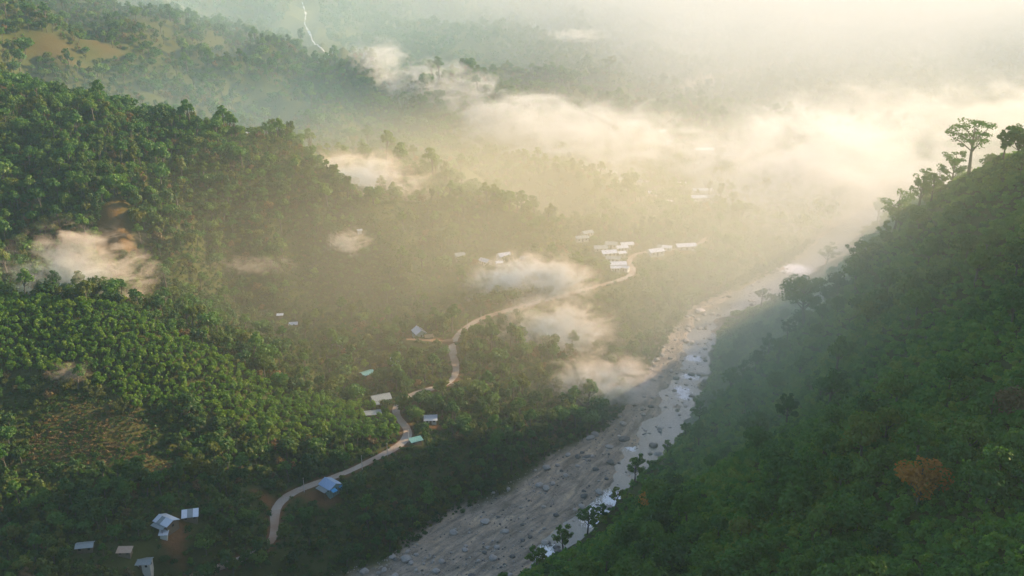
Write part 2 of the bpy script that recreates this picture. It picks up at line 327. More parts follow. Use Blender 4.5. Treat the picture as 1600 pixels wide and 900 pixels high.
M_conc = plain('concrete', (.38, .36, .33), (.52, .50, .46), 2); M_mud = plain('brick_wall', (.26, .13, .08), (.36, .20, .13), 2); M_thatch = plain('thatch', (.24, .17, .09), (.38, .28, .16), 2)
def metal_roof(name, c1, c2, met=.35, rough=.38):
    m, t, o = mat(name); tc = t.nodes.new('ShaderNodeTexCoord').outputs['Object']; n = noise(t, .8, 5, .6, tc).outputs[0]
    wv = t.nodes.new('ShaderNodeTexWave'); wv.bands_direction = 'X'; wv.inputs['Scale'].default_value = 1.6; t.links.new(tc, wv.inputs[0])
    bsdf(t, o, mixc(t, n, c1, c2), rough, met, bump(t, wv.outputs[1], .5, .06), .5); return m
M_zinc = metal_roof('zinc_roof', (.50, .53, .57), (.72, .74, .77)); M_blue = metal_roof('blue_roof', (.30, .42, .60), (.42, .54, .70)); M_brightblue = metal_roof('bright_blue_sheet', (.02, .22, .48), (.04, .32, .58), 0)
M_teal = metal_roof('teal_roof', (.10, .26, .25), (.17, .33, .31), .1); M_greyroof = metal_roof('grey_roof', (.17, .20, .20), (.30, .32, .31), .2, .5); M_rust = metal_roof('rusty_roof', (.32, .20, .13), (.46, .36, .28), .1, .7)
M_rock = plain('river_stone', (.20, .18, .16), (.46, .42, .37), 1.5, .85, b=.6); M_darkrock = plain('dark_stone', (.07, .07, .065), (.16, .15, .14), 1.5, .7, b=.6); M_palerock = plain('pale_stone', (.42, .36, .31), (.60, .53, .46), .5, .85, b=.5)
# ------------------------------------------------------------------ plant meshes
def leaf_cloud(C, Rr, n, size, rg, up=.25, flat=1.0, fill=.55):
    C = np.asarray(C, float); Rr = np.asarray(Rr, float); k = len(C); idx = np.repeat(np.arange(k), n); m = len(idx)
    d = rg.normal(size=(m, 3)); d[:, 2] += up; d /= np.linalg.norm(d, axis=1)[:, None]
    rad = Rr[idx]*(fill+(1.08-fill)*rg.random(m)**.6); p = C[idx]+d*rad[:, None]*np.array([1, 1, flat])
    nn = d+rg.normal(size=(m, 3))*.55; nn[:, 2] += .25; nn /= np.linalg.norm(nn, axis=1)[:, None]
    a = np.cross(nn, rg.normal(size=(m, 3))); a /= np.linalg.norm(a, axis=1)[:, None]; b = np.cross(nn, a)
    s = (size*(.55+.9*rg.random(m)))[:, None]; e = .5+.35*rg.random(m)[:, None]
    V = np.stack([p-a*s, p-b*s*e, p+a*s*1.0, p+b*s*e], 1).reshape(-1, 3); F = np.arange(4*m).reshape(-1, 4)
    return V, F
def tube(pts, rad, ns=6):
    pts = np.asarray(pts, float); V = []; F = []
    T = np.gradient(pts, axis=0); T /= np.linalg.norm(T, axis=1)[:, None]+1e-9
    for i, (p, r) in enumerate(zip(pts, rad)):
        a = np.cross(T[i], [1, .3, .1]); a /= np.linalg.norm(a); b = np.cross(T[i], a)
        for k in range(ns): an = 2*math.pi*k/ns; V.append(p+r*(a*math.cos(an)+b*math.sin(an)))
    for i in range(len(pts)-1):
        for k in range(ns): F.append((i*ns+k, i*ns+(k+1) % ns, (i+1)*ns+(k+1) % ns, (i+1)*ns+k))
    F.append(tuple(range(ns-1, -1, -1))); F.append(tuple((len(pts)-1)*ns+k for k in range(ns)))
    return np.array(V), F
def cat(parts):
    V = []; F = []; o = 0
    for v, f in parts: V.append(v); F += [tuple(int(i)+o for i in q) for q in f]; o += len(v)
    return np.vstack(V), F
class Plant:                         # trunk mesh and crown mesh, plus both in one mesh for the uncounted mass
    def __init__(s, name, trunk, crown, mt, mc):
        s.trunk = mesh(name+'_trunk', *trunk, mt, True); s.crown = mesh(name+'_crown', *crown, mc)
        v, f = cat([trunk, crown]); mi = np.r_[np.zeros(len(trunk[1])), np.ones(len(crown[1]))]
        s.both = bpy.data.objects.new(name+'_source', mesh(name+'_mass', v, f, [mt, mc], False, mi)); s.top = v[:, 2].max(); s.rad = np.abs(v[:, :2]).max()
def broad(name, h, wd, nb, n, size, seed, mc, mt=M_bark, flat=.85, low=.35, spread=1.0):
    rg = np.random.default_rng(seed); C = []; Rr = []; parts = []
    lean = rg.normal(size=2)*.04*h
    parts.append(tube([(0, 0, -1.2), (lean[0]*.4, lean[1]*.4, h*.35), (lean[0], lean[1], h*.75)], [h*.028+.04, h*.02+.03, h*.008+.02]))
    for k in range(nb):
        an = 2.4*k+rg.random()*.8; rr = wd*.5*spread*math.sqrt((k+.3)/nb)*(.55+.35*rg.random()); zz = h*(low+(1-low)*(.25+.6*rg.random())*(1-.45*(rr/(wd*.5))**2))
        c = (lean[0]+rr*math.cos(an), lean[1]+rr*math.sin(an), zz); C.append(c); Rr.append(wd*(.14+.13*rg.random()))
        if k % 2 == 0: s0 = np.array([lean[0]*.5, lean[1]*.5, h*(low*.7+.1)]); parts.append(tube([s0, (s0+np.array(c))/2+[0, 0, -.03*h], c], [h*.012+.02, h*.008+.015, .02], 4))
    return Plant(name, cat(parts), leaf_cloud(C, Rr, n, size, rg, .35, flat), mt, mc)
def shrub(name, h, wd, nb, n, size, seed, mc):
    rg = np.random.default_rng(seed); C = [(wd*.5*.7*(rg.random()*2-1), wd*.5*.7*(rg.random()*2-1), h*(.25+.45*rg.random())) for k in range(nb)]
    return Plant(name, tube([(0, 0, -.6), (0, 0, h*.4)], [.06, .03], 4), leaf_cloud(C, [wd*(.2+.14*rg.random()) for k in range(nb)], n, size, rg, .5, .8), M_bark, mc)
def bamboo(name, h, seed, mc=M_bamboo, culms=26):
    rg = np.random.default_rng(seed); st = []; C = []; Rr = []
    for k in range(culms):
        an = rg.random()*6.28; b = rg.random()*1.0; hh = h*(.7+.35*rg.random()); out = h*(.18+.32*rg.random())
        u = np.linspace(0, 1, 6); x = b+out*u**2.2; zz = hh*(u-.22*u**3)
        P = np.c_[math.cos(an)*x, math.sin(an)*x, zz]; P[0, 2] = -.5; st.append(tube(P, .07-.055*u, 4))
        for q in (.45, .62, .78, .9, 1.0): C.append((math.cos(an)*(b+out*q**2.2), math.sin(an)*(b+out*q**2.2), hh*(q-.22*q**3))); Rr.append(h*.075*(1.25-.5*q))
    return Plant(name, cat(st), leaf_cloud(C, Rr, 14, .26, rg, .1, 1.1, .2), M_bamboo, mc)
def column(name, h, seed, mc):           # tall trunk wrapped by climbing vines
    rg = np.random.default_rng(seed); C = [(rg.normal()*.35, rg.normal()*.35, h*(.1+.85*k/13)) for k in range(14)]; Rr = [.75+.35*rg.random() for k in range(11)]+[1.3, 1.7, 1.5]
    for k in range(5): C.append((rg.normal()*1.6, rg.normal()*1.6, h*(.86+.14*rg.random()))); Rr.append(1.2)
    return Plant(name, tube([(0, 0, -1), (.15, .1, h*.5), (0, .2, h*.97)], [.35, .27, .1]), leaf_cloud(C, Rr, 40, .34, rg, .2, 1.1), M_bark, mc)
def emergent(name, h, wd, seed, mc, mt=M_bark, tiers=9, n=150, size=.3, bare=.42, flat=.45, trunk_r=None):
    rg = np.random.default_rng(seed); r0 = trunk_r or h*.026; parts = []; C = []; Rr = []
    bx = rg.normal()*.04*h; by = rg.normal()*.04*h
    P = np.array([(0, 0, -1.5), (bx*.3, by*.3, h*.25), (bx*.7, by*.7, h*bare), (bx, by, h*.72), (bx*1.2, by*1.2, h*.9)]); parts.append(tube(P, [r0*1.25, r0, r0*.8, r0*.45, r0*.15], 7))
    for k in range(tiers):
        an = 2.4*k+rg.random()*.7; q = (k+.5)/tiers; z0 = h*(bare+(.74-bare)*q*.9); out = wd*.5*(.62+.38*rg.random())*(1-.5*max(0, q-.6)); z1 = min(h*.95, z0+h*(.10+.2*rg.random()))
        s0 = np.array([bx*.8, by*.8, z0]); e = np.array([bx+math.cos(an)*out, by+math.sin(an)*out, z1]); md = (s0+e)/2+[0, 0, h*.03]
        parts.append(tube([s0, md, e], [r0*.42, r0*.27, r0*.08], 5))
        for j in range(4):
            u = .5+.5*(j/3); c = s0*(1-u)+e*u+rg.normal(size=3)*wd*.045+[0, 0, h*.035]; C.append(c); Rr.append(wd*(.075+.06*rg.random()))
            if j in (1, 3): tw = md*(1-u)+e*u; parts.append(tube([tw, c], [r0*.12, r0*.04], 4))
    for k in range(4): C.append((bx*1.2+rg.normal()*wd*.12, by*1.2+rg.normal()*wd*.12, h*(.9+.06*rg.random()))); Rr.append(wd*.1)
    return Plant(name, cat(parts), leaf_cloud(C, Rr, n//4, size, rg, .4, flat), mt, mc)
def snag(name, h, seed):                  # leafless tree: trunk and fine branches
    rg = np.random.default_rng(seed); parts = []
    for k in range(11):
        an = 2.4*k; z0 = h*(.35+.055*k); L = h*(.28-.014*k); e = np.array([math.cos(an)*L*.6, math.sin(an)*L*.6, z0+L*.75]); parts.append(tube([(0, 0, z0), e*.55+np.array([0, 0, z0])*.45+[0, 0, -.1], e], [.09, .06, .02], 4))
        for j in range(3): u = .45+.25*j; b0 = np.array([0, 0, z0])*(1-u)+e*u; parts.append(tube([b0, b0+rg.normal(size=3)*.5+[0, 0, .7]], [.035, .012], 3))
    return tube([(0, 0, -1), (.1, .05, h*.5), (0, .1, h)], [.24, .16, .03], 6), cat(parts)
PL = dict(
    jungle=[broad('jungle%d' % i, h, wd, 16, 60, .42, 100+i, M_jungle, flat=.8) for i, (h, wd) in enumerate([(9, 8), (11, 8.5), (7.5, 7), (12.5, 7.5), (8, 9)])],
    vine=[shrub('vine%d' % i, h, wd, 7, 34, .40, 200+i, M_vine) for i, (h, wd) in enumerate([(2.2, 4), (3, 3.6), (1.6, 4.4), (3.6, 3.4)])],
    plant=[broad('plant%d' % i, h, wd, 9, 40, .34, 300+i, M_plant, flat=.95, low=.25) for i, (h, wd) in enumerate([(5.5, 3.8), (6.5, 4), (5, 4.2), (6, 3.4)])],
    slope=[broad('slope%d' % i, h, wd, 11, 42, .42, 400+i, M_slope, flat=.9, low=.25) for i, (h, wd) in enumerate([(6.5, 5), (8, 5.5), (5.5, 5.5), (9.5, 5), (7, 4)])],
    mixed=[broad('mixed%d' % i, h, wd, nb_, n_, sz_, 450+i, mm, flat=fl, low=lw) for i, (h, wd, nb_, n_, sz_, mm, fl, lw) in enumerate([(6.5, 5, 11, 42, .42, M_slope, .9, .25), (8, 5.5, 11, 42, .42, M_slope, .9, .25), (5, 7.5, 15, 42, .45, M_slope, .7, .3), (13, 4.5, 12, 40, .42, M_slope, 1.1, .3), (10, 9, 18, 46, .5, M_jungle, .75, .35), (7, 4, 9, 40, .36, M_bamboo, 1.0, .2), (15, 7, 14, 40, .45, M_jungle, .6, .5), (5.5, 4.6, 9, 34, .38, M_dry, .9, .3), (4, 3.6, 8, 36, .34, M_plant, .9, .2)])],
    bush=[shrub('bush%d' % i, h, wd, 5, 30, .30, 500+i, M_slope) for i, (h, wd) in enumerate([(1.6, 2.8), (2.2, 2.6), (1.1, 3)])],
    dry=[shrub('dry%d' % i, h, wd, 4, 22, .20, 550+i, M_dry if i else M_slope) for i, (h, wd) in enumerate([(1.0, 1.6), (.7, 1.8)])],
    far=[broad('far%d' % i, h, wd, 7, 16, 1.0, 600+i, M_slope, flat=.9, low=.2) for i, (h, wd) in enumerate([(9, 8), (12, 9), (8, 10)])],
    bamboo=[bamboo('bamboo%d' % i, h, 700+i) for i, h in enumerate([8.5, 10, 7])],
    column=[column('column%d' % i, h, 750+i, M_slope) for i, h in enumerate([13, 10])])
# ------------------------------------------------------------------ houses
def boxv(x0, x1, y0, y1, z0, z1):
    return np.array([(x, y, zz) for zz in (z0, z1) for y in (y0, y1) for x in (x0, x1)], float), [(0,2,3,1),(4,5,7,6),(0,1,5,4),(2,6,7,3),(0,4,6,2),(1,3,7,5)]
def part(name, vf, m, parent, loc=(0, 0, 0), rot=(0, 0, 0)):
    o = link(bpy.data.objects.new(name, mesh(name, vf[0], vf[1], m)), parent); o.location = loc; o.rotation_euler = rot; return o
HOUSES = []; HNAMES = []
SHORT = {'house with pale blue': 'blue roofed house by the road', 'gabled house with shiny': 'gabled house with shiny roof', 'small shed with a single': 'single slope pale shed', 'long low house': 'long low grey roofed house', 'small house with patched': 'patched grey roofed house', 'low open shed': 'rusty grey roofed shed', 'tiny hut with white': 'tiny white roofed hut', 'large house with grey': 'large grey green roofed house', 'long grey roofed barn': 'long grey roofed barn', 'small house with light teal': 'light teal roofed house', 'small house with striped': 'striped white roofed house', 'house with white gable': 'teal fronted house on the yard', 'thatched hut': 'thatched hut', 'pale shed above': 'pale shed above the clearing', 'teal roofed roadside': 'teal roofed roadside shed', 'lone white roofed hut': 'lone white roofed hut', 'tiny pale hut': 'tiny pale hut', 'isolated': 'isolated hollow house', 'tiny white hut': 'tiny white hut'}
def house(px, py, L, W, yaw, label, roof=M_zinc, wallm=M_plaster, hw=2.5, pitch=24, npan=3, group=None, name='house', cat_='house', shed=False, lean=0, awn=None, openings=True, base=None):
    p = hit(px, py) if base is None else base; g = [H(p[0]+a, p[1]+b)[0] for a in (-L/2, 0, L/2) for b in (-W/2, 0, W/2)]; zb = float(np.mean(g)); lo = min(g)-zb-.4
    e = link(bpy.data.objects.new(name, None)); e.location = (p[0], p[1], zb); e.rotation_euler = (0, 0, R(yaw)); e.empty_display_size = .5; tag(e, label, cat_, group)
    a = W/2; rise = (W if shed else a)*math.tan(R(pitch)); x = L/2
    if shed: V = [(-x,-a,lo),(x,-a,lo),(x,a,lo),(-x,a,lo),(-x,-a,hw),(x,-a,hw),(x,a,hw+rise),(-x,a,hw+rise)]; F = [(0,1,5,4),(1,2,6,5),(2,3,7,6),(3,0,4,7),(4,5,6,7)]
    else: V = [(-x,-a,lo),(x,-a,lo),(x,a,lo),(-x,a,lo),(-x,-a,hw),(x,-a,hw),(x,a,hw),(-x,a,hw),(-x,0,hw+rise),(x,0,hw+rise)]; F = [(0,1,5,4),(2,3,7,6),(1,2,6,9,5),(3,0,4,8,7),(4,5,9,8),(6,7,8,9)]
    part('wall', (V, F), wallm, e)
    if openings:
        part('door', boxv(-.5, .5, -a-.06, -a+.04, lo*.3, 2.0), M_wood, e)
        for wx in (-x*.6, x*.6): part('window', boxv(wx-.45, wx+.45, -a-.05, -a+.04, 1.0, 1.9), M_dark, e)
        if not shed: part('window', boxv(x-.04, x+.05, -.5, .5, 1.0, 1.95), M_dark, e)
    oh = .55; pr = R(pitch)
    if shed: slopes = [(0, hw+rise*.5+.10, 0, W+2*oh, pr)]
    else: slopes = [(-a/2-oh*.4, hw+rise*.5-.1*0+.08, -1, a/math.cos(pr)+oh, pr), (a/2+oh*.4, hw+rise*.5+.08, 1, a/math.cos(pr)+oh, -pr)]
    if shed: rf = part('roof', boxv(-x-.3, x+.3, -.06, .06, 0, .10), M_wood, e, (0, a, hw+rise-.02))
    else: rf = part('roof', boxv(-x-oh, x+oh, -.16, .16, -.02, .05), roof, e, (0, 0, hw+rise+.14))
    rg = random.Random(int(px*7+py))
    for (yy, zz, sg, dep, rot) in slopes:
        zc = zz-(oh*.4*math.tan(pr) if not shed else 0); pw = (L+2*oh)/npan
        for k in range(npan):
            cx = -L/2-oh+pw*(k+.5); pm = roof
            if npan >= 3 and rg.random() < .12: pm = M_greyroof if roof is M_zinc else roof
            part('roof_panel', boxv(-pw/2+.015, pw/2-.015, -dep/2-rg.random()*.06, dep/2, -.025, .025+.012*(k % 2)), pm, rf, (cx, yy-rf.location[1], zc-rf.location[2]+rg.random()*.015), (rot, 0, 0))
    if lean:
        dy = -a-lean/2-.1; ang = R(12)
        o = part('lean_to_roof', boxv(-x*.9, x*.9, -lean/2-.2, lean/2+.2, -.03, .03), M_greyroof, e, (0, dy, hw-.32-lean*.1), (ang, 0, 0))
        for wx in (-x*.8, x*.8): part('post', boxv(wx-.06, wx+.06, dy-lean*.4-.06, dy-lean*.4+.06, lo, hw-.32-lean*.18), M_wood, e)
    if awn:
        for (ax, ay, aw, ad, az) in awn:
            aw_o = part('awning', boxv(-aw/2, aw/2, -ad/2, ad/2, -.03, .03), M_brightblue, e, (ax, ay, az), (0, R(14), 0))
            for s1 in (-1, 1):
                for s2 in (-1, 1): part('post', boxv(ax+s1*aw*.42-.05, ax+s1*aw*.42+.05, ay+s2*ad*.42-.05, ay+s2*ad*.42+.05, lo, az-.06-s1*aw*.42*.25), M_wood, e)
    HNAMES.append(next((v for k, v in SHORT.items() if label.startswith(k)), 'houses up the road')); HOUSES.append((p[0], p[1], zb, max(L, W)*.5+1, hw+rise+.5)); return e
house(517, 764, 7, 6.5, -42, 'house with pale blue metal roof and two bright blue awnings beside the road', M_blue, M_tealwall, 2.6, 26, 3, lean=2.4, awn=[(4.9, -2.0, 2.2, 2.6, 2.2), (4.9, 2.4, 2.2, 2.4, 2.0)])
house(261, 821, 7.2, 5.6, -32, 'gabled house with shiny pale metal roof beside a small shed and red earth', M_zinc, M_wood, 2.6, 22, 4, lean=2.0)
house(298, 811, 5.4, 3.8, 14, 'small shed with a single sloping pale metal roof next to a gabled house', M_zinc, M_wood, 2.0, 12, 3, shed=True, name='shed', cat_='shed')
house(222, 884, 7, 4, 4, 'long low house with grey metal roof in dark trees near the valley mouth', M_greyroof, M_plaster, 2.4, 20, 4)
house(134, 860, 5.5, 3.4, 10, 'small house with patched grey roof half hidden in the dark grove', M_greyroof, M_wood, 2.3, 20, 3)
house(196, 868, 4.6, 2.6, 2, 'low open shed with rusty grey roof among dark trees', M_rust, M_wood, 1.9, 10, 2, shed=True, name='shed', cat_='shed')
house(257, 841, 2.6, 2.0, 6, 'tiny hut with white roof below the gabled house and red earth', M_zinc, M_plaster, 1.8, 14, 1, shed=True, name='hut', cat_='hut', openings=False)
house(595, 630, 9, 6.6, 24, 'large house with grey green roof and white porch roof above the road bend', M_greyroof, M_plaster, 3.0, 24, 4, lean=2.6)
house(580, 652, 9, 4.2, 14, 'long grey roofed barn partly hidden behind the leafy grove by the bend', M_greyroof, M_wood, 2.4, 18, 4, name='barn', cat_='barn')
house(574, 589, 6.4, 5, 38, 'small house with light teal roof in the gully clearing', M_teal, M_wood, 2.3, 18, 3)
house(617, 569, 5.5, 4.4, -62, 'small house with striped white roof between trees below the yard', M_zinc, M_tealwall, 2.4, 26, 3)
house(655, 526, 7.5, 6, -64, 'house with white gable roof and teal front on the red earth yard', M_zinc, M_tealwall, 3.0, 34, 3)
house(670, 529, 4.2, 3.4, 20, 'thatched hut beside the teal fronted house on the yard', M_thatch, M_wood, 1.6, 26, 2, name='hut', cat_='hut', openings=False)
house(673, 661, 5.6, 3.6, 4, 'pale shed above a round earth clearing near the road bend', M_zinc, M_plaster, 2.1, 12, 3, shed=True, name='shed', cat_='shed')
house(650, 693, 5.2, 2.8, 28, 'teal roofed roadside shed below the outer side of the bend', M_teal, M_wood, 1.8, 10, 2, shed=True, name='shed', cat_='shed')
house(459, 511, 4.6, 3.6, 8, 'lone white roofed hut high on the slope above the gully', M_zinc, M_wood, 2.2, 24, 2, name='hut', cat_='hut')
house(438, 496, 3.2, 2.8, 8, 'tiny pale hut up the slope from the lone white roofed hut', M_zinc, M_wood, 1.9, 20, 1, name='hut', cat_='hut', openings=False)
def hit_far(px, py, ymin):
    while True:
        p = hit(px, py)
        if p[1] > ymin: return p
        py -= 2
house(391, 217, 9, 6, 18, 'isolated white roofed house in the hollow behind the middle ridge', M_zinc, M_plaster, 2.6, 22, 2, base=hit_far(391, 215, 860))
house(562, 364, 2.6, 2.2, 20, 'tiny white hut alone among trees on the middle slope', M_zinc, M_plaster, 2.0, 20, 1, name='hut', cat_='hut', openings=False)
G1 = 'scattered houses among trees uphill of the road'
for px, py, L, W, yaw, rm, lb in [(718,403,6,5,20,M_greyroof,'grey roofed house deepest in the trees above the road fog'),(758,413,7,5.5,-40,M_zinc,'white roofed house turned aslant above the road fog'),(787,404,8.5,6,28,M_zinc,'largest white roofed house above the compact fog puff'),(780,415,4,3,10,M_zinc,'tiny white roofed hut just below the largest house above the fog'),(820,409,6,5,-10,M_greyroof,'grey roofed house between the fog puff and the hairpin village')]:
    house(px, py, L, W, yaw, lb, rm, M_plaster, 2.5, 24, 2, G1)
G2 = 'houses clustered at the hairpin bend'
for px, py, L, W, yaw, rm in [(917,368,8,5,30,M_greyroof),(909,377,9,5,12,M_greyroof),(938,391,9,6,8,M_greyroof),(955,386,8,6,-10,M_greyroof),(979,386,9,5,14,M_zinc),(971,391,8,5,14,M_zinc),(951,399,10,6.5,12,M_zinc),(971,400,5,4,20,M_zinc),
                              (958,408,9,5,-8,M_greyroof),(965,416,11,6,6,M_zinc),(961,423,6,4,4,M_zinc),(976,423,6,4,-30,M_zinc)]:
    house(px, py, L, W, yaw, 'metal roofed house in the tight cluster inside the hairpin road bend', rm, M_plaster, 2.6, 22, 2, G2)
house(1024, 396, 11, 7, 22, 'broad pale roofed house past the hairpin with a narrow lit roof behind it', M_zinc, M_plaster, 2.8, 20, 3)
house(1038, 391, 10, 3, -18, 'narrow long shed with a gleaming roof behind the broad pale roofed house', M_zinc, M_plaster, 2.4, 14, 3, shed=True, name='shed', cat_='shed')
house(1071, 388, 14, 7, 10, 'long white roofed building at the end of the village row', M_zinc, M_plaster, 2.9, 20, 4, name='building', cat_='building')
house(1088, 389, 5, 4, 6, 'small rusty roofed shed beside the long white roofed building', M_rust, M_plaster, 2.2, 18, 2, name='shed', cat_='shed')
G3 = 'far village houses in the mist'
for px, py, L, W, yaw, rm in [(1050,224,14,7,6,M_greyroof),(1034,208,8,5,0,M_zinc),(1140,246,14,8,-14,M_greyroof),(1127,229,12,7,20,M_greyroof),(970,284,11,7,-10,M_greyroof),(957,274,8,6,-20,M_greyroof),(1006,288,12,7,-24,M_greyroof),
                              (1044,319,6,4,0,M_zinc),(1055,290,5,4,0,M_zinc),(1067,290,5,4,10,M_zinc),(942,267,7,5,0,M_zinc)]:
    house(px, py, L, W, yaw, 'small faint metal roofed house in the misty far village', rm, M_plaster, 2.6, 20, 1, G3, openings=False)
house(1017, 305, 10, 6, -34, 'bright roofed house set apart on the near side of the misty far village', M_zinc, M_plaster, 2.7, 22, 2)
house(1100, 238, 19, 8, 4, 'wide bright roofed building at the far end of the misty village', M_zinc, M_plaster, 3.2, 18, 3, openings=False, name='building', cat_='building')
house(1098, 312, 19, 7, 2, 'long bright roofed building beside the misty far lane', M_zinc, M_plaster, 3.0, 20, 3, name='building', cat_='building')
house(1097, 302, 16, 6, 2, 'pale roofed block right behind the long bright roofed building', M_zinc, M_plaster, 3.0, 20, 3, name='building', cat_='building', openings=False)
# low white bridge rail where the track drops out of sight
b0 = hit(714, 601); e = link(bpy.data.objects.new('bridge_railing', None)); e.location = b0; tag(e, 'low white railing at the lower end of the ochre road stretch', 'railing')
part('rail', boxv(-3.2, 3.2, -.08, .08, .55, .75), M_conc, e)
for k in range(5): part('post', boxv(-3.1+k*1.5, -2.9+k*1.5, -.1, .1, -.5, .82), M_conc, e)
# ------------------------------------------------------------------ poles and marker posts
def nearest_road(px, py):
    x, y, d = project(ROADC); k = np.argmin((x-px)**2+(y-py)**2); T = ROADC[min(k+1, len(ROADC)-1)]-ROADC[k-1]; T = T/np.linalg.norm(T); return ROADC[k], T
for i, (px, py, lb) in enumerate([(633,693,'slim utility pole at the road bend above the teal roofed roadside shed'),(560,731,'utility pole near the blue roofed house beside the road'),(601,708,'utility pole halfway along the straight between house and bend'),(468,764,'utility pole beside the road below the red earth bank'),(745,500,'utility pole near the yard junction uphill'),(722,514,'utility pole right at the yard junction')]):
    c, T = nearest_road(px, py); n = np.array([-T[1], T[0]])*(-2.9); q = (c[0]+n[0], c[1]+n[1]); e = link(bpy.data.objects.new('utility_pole', None)); e.location = (q[0], q[1], float(H(*q)[0])); e.rotation_euler = (0, 0, math.atan2(T[1], T[0])+R(90))
    tag(e, lb, 'utility pole', 'utility poles along the road'); hp = 7.2
    part('pole', tube([(0, 0, -.6), (0, 0, hp*.5), (0, 0, hp)], [.15, .13, .10], 8), M_conc, e)
    a_ = part('crossarm', boxv(-.8, .8, .1, .2, hp-.75, hp-.62), M_wood, e)
    for s in (-.65, 0, .65): part('insulator', tube([(s, .15, hp-.62), (s, .15, hp-.5), (s, .15, hp-.42)], [.05, .06, .03], 6), M_dark, a_)
xr, yr, dr = project(ROADC); sel = [k for k in range(len(ROADC)) if 860 < xr[k] < 990 and 425 < yr[k] < 470][::2][:18]
for k in sel:
    T = ROADC[k+1]-ROADC[k-1]; T /= np.linalg.norm(T); q = ROADC[k, :2]+np.array([T[1], -T[0]])*2.6
    e = link(bpy.data.objects.new('marker_post', mesh('marker_post', *cat([boxv(-.14, .14, -.12, .12, -.5, 1.0), boxv(-.17, .17, -.15, .15, 1.0, 1.1)]), M_conc))); e.location = (*q, float(H(*q)[0]))
    tag(e, 'short concrete marker post lining the road edge before the hairpin bend', 'post', 'marker posts along the road')
# ------------------------------------------------------------------ stones
def stone(seed, sub=2):
    bm = bmesh.new(); bmesh.ops.create_icosphere(bm, subdivisions=sub, radius=1); rg = random.Random(seed); pl = [(Vector((rg.gauss(0, 1), rg.gauss(0, 1), rg.gauss(0, 1))).normalized(), .55+.35*rg.random()) for k in range(7)]
    for v in bm.verts:
        for n, d in pl:
            q = v.co.dot(n)
            if q > d: v.co -= n*(q-d)*.85
        v.co *= 1+.06*rg.uniform(-1, 1); v.co.z *= .72
    me = bpy.data.meshes.new('boulder'); bm.to_mesh(me); bm.free(); return me
st_l = [stone(i) for i in range(5)]; st_d = [stone(i+10) for i in range(3)]
for me in st_l: me.materials.append(M_rock)
for me in st_d: me.materials.append(M_darkrock)
BEDT = np.gradient(BEDC, axis=0); BEDT /= np.linalg.norm(BEDT, axis=1)[:, None]
cand = []
for k in range(len(BEDC)):
    if not (300 < BEDC[k, 1] < 730): continue
    for j in range(int(BEDW[k]*3.6)):
        s = rng.uniform(-1, 1)*(BEDW[k]+1); q = BEDC[k]+np.array([-BEDT[k, 1], BEDT[k, 0]])*s+BEDT[k]*rng.uniform(-2, 2); cand.append(q)
cand = np.array(cand); cx, cy, cd = project(np.c_[cand, H(cand[:, 0], cand[:, 1])]); cand = cand[(cx > -40) & (cx < 1640) & (cy < 930)]
size = np.minimum(.14+.12*rng.pareto(1.8, len(cand)), 1.9)*(.55+.9*fbm(cand[:, 0]/14, cand[:, 1]/14, 44))
wdc, wic = pdist(cand, WATC); inw = wdc < WATW[wic]; order = np.argsort(-size); nind = 230
B = 'boulders lying on the river bed'
def add_boulder(me, loc, s, rz, label, group=None, name='boulder'):
    o = link(bpy.data.objects.new(name, me)); o.location = loc; o.scale = s; o.rotation_euler = (0, 0, rz); return tag(o, label, 'boulder', group)
for i in order[:nind]:
    q = cand[i]; s = size[i]; zz = float(H(*q)[0]); dk = rng.random() < (.6 if inw[i] else .25); me = (st_d[rng.integers(3)] if dk else st_l[rng.integers(5)])
    add_boulder(me, (q[0], q[1], max(zz, -.25)+s*.22), (s*rng.uniform(.85, 1.3), s*rng.uniform(.85, 1.2), s*rng.uniform(.7, 1.0)), rng.uniform(0, 6.3), 'dark wet boulder lying in or beside the river water' if dk else 'pale grey boulder lying on the stony river bed', B+(' (dark)' if dk else ' (pale)'))
big = stone(99, 3); big.materials.append(M_palerock)
q = PZ(1093, 490, 0); add_boulder(big, (q[0], q[1], 1.6), (4.0, 3.6, 3.6), .4, 'huge smooth pale boulder standing at the head of the rapids')
bd2 = stone(98, 3); bd2.materials.append(M_darkrock)
q = PZ(975, 689, 0); add_boulder(bd2, (q[0], q[1], 1.0), (3.2, 2.4, 2.2), .4, 'largest dark boulder at the gravel edge of the pool in the river')
q = PZ(920, 716, 0); add_boulder(bd2, (q[0], q[1], .7), (4.2, 1.6, 1.4), .3, 'long flat dark boulder on the gravel bar')
q = PZ(967, 684, 0); add_boulder(big, (q[0], q[1], .9), (1.0, 1.0, 1.0), .3, 'single small white boulder beside the largest dark boulder')
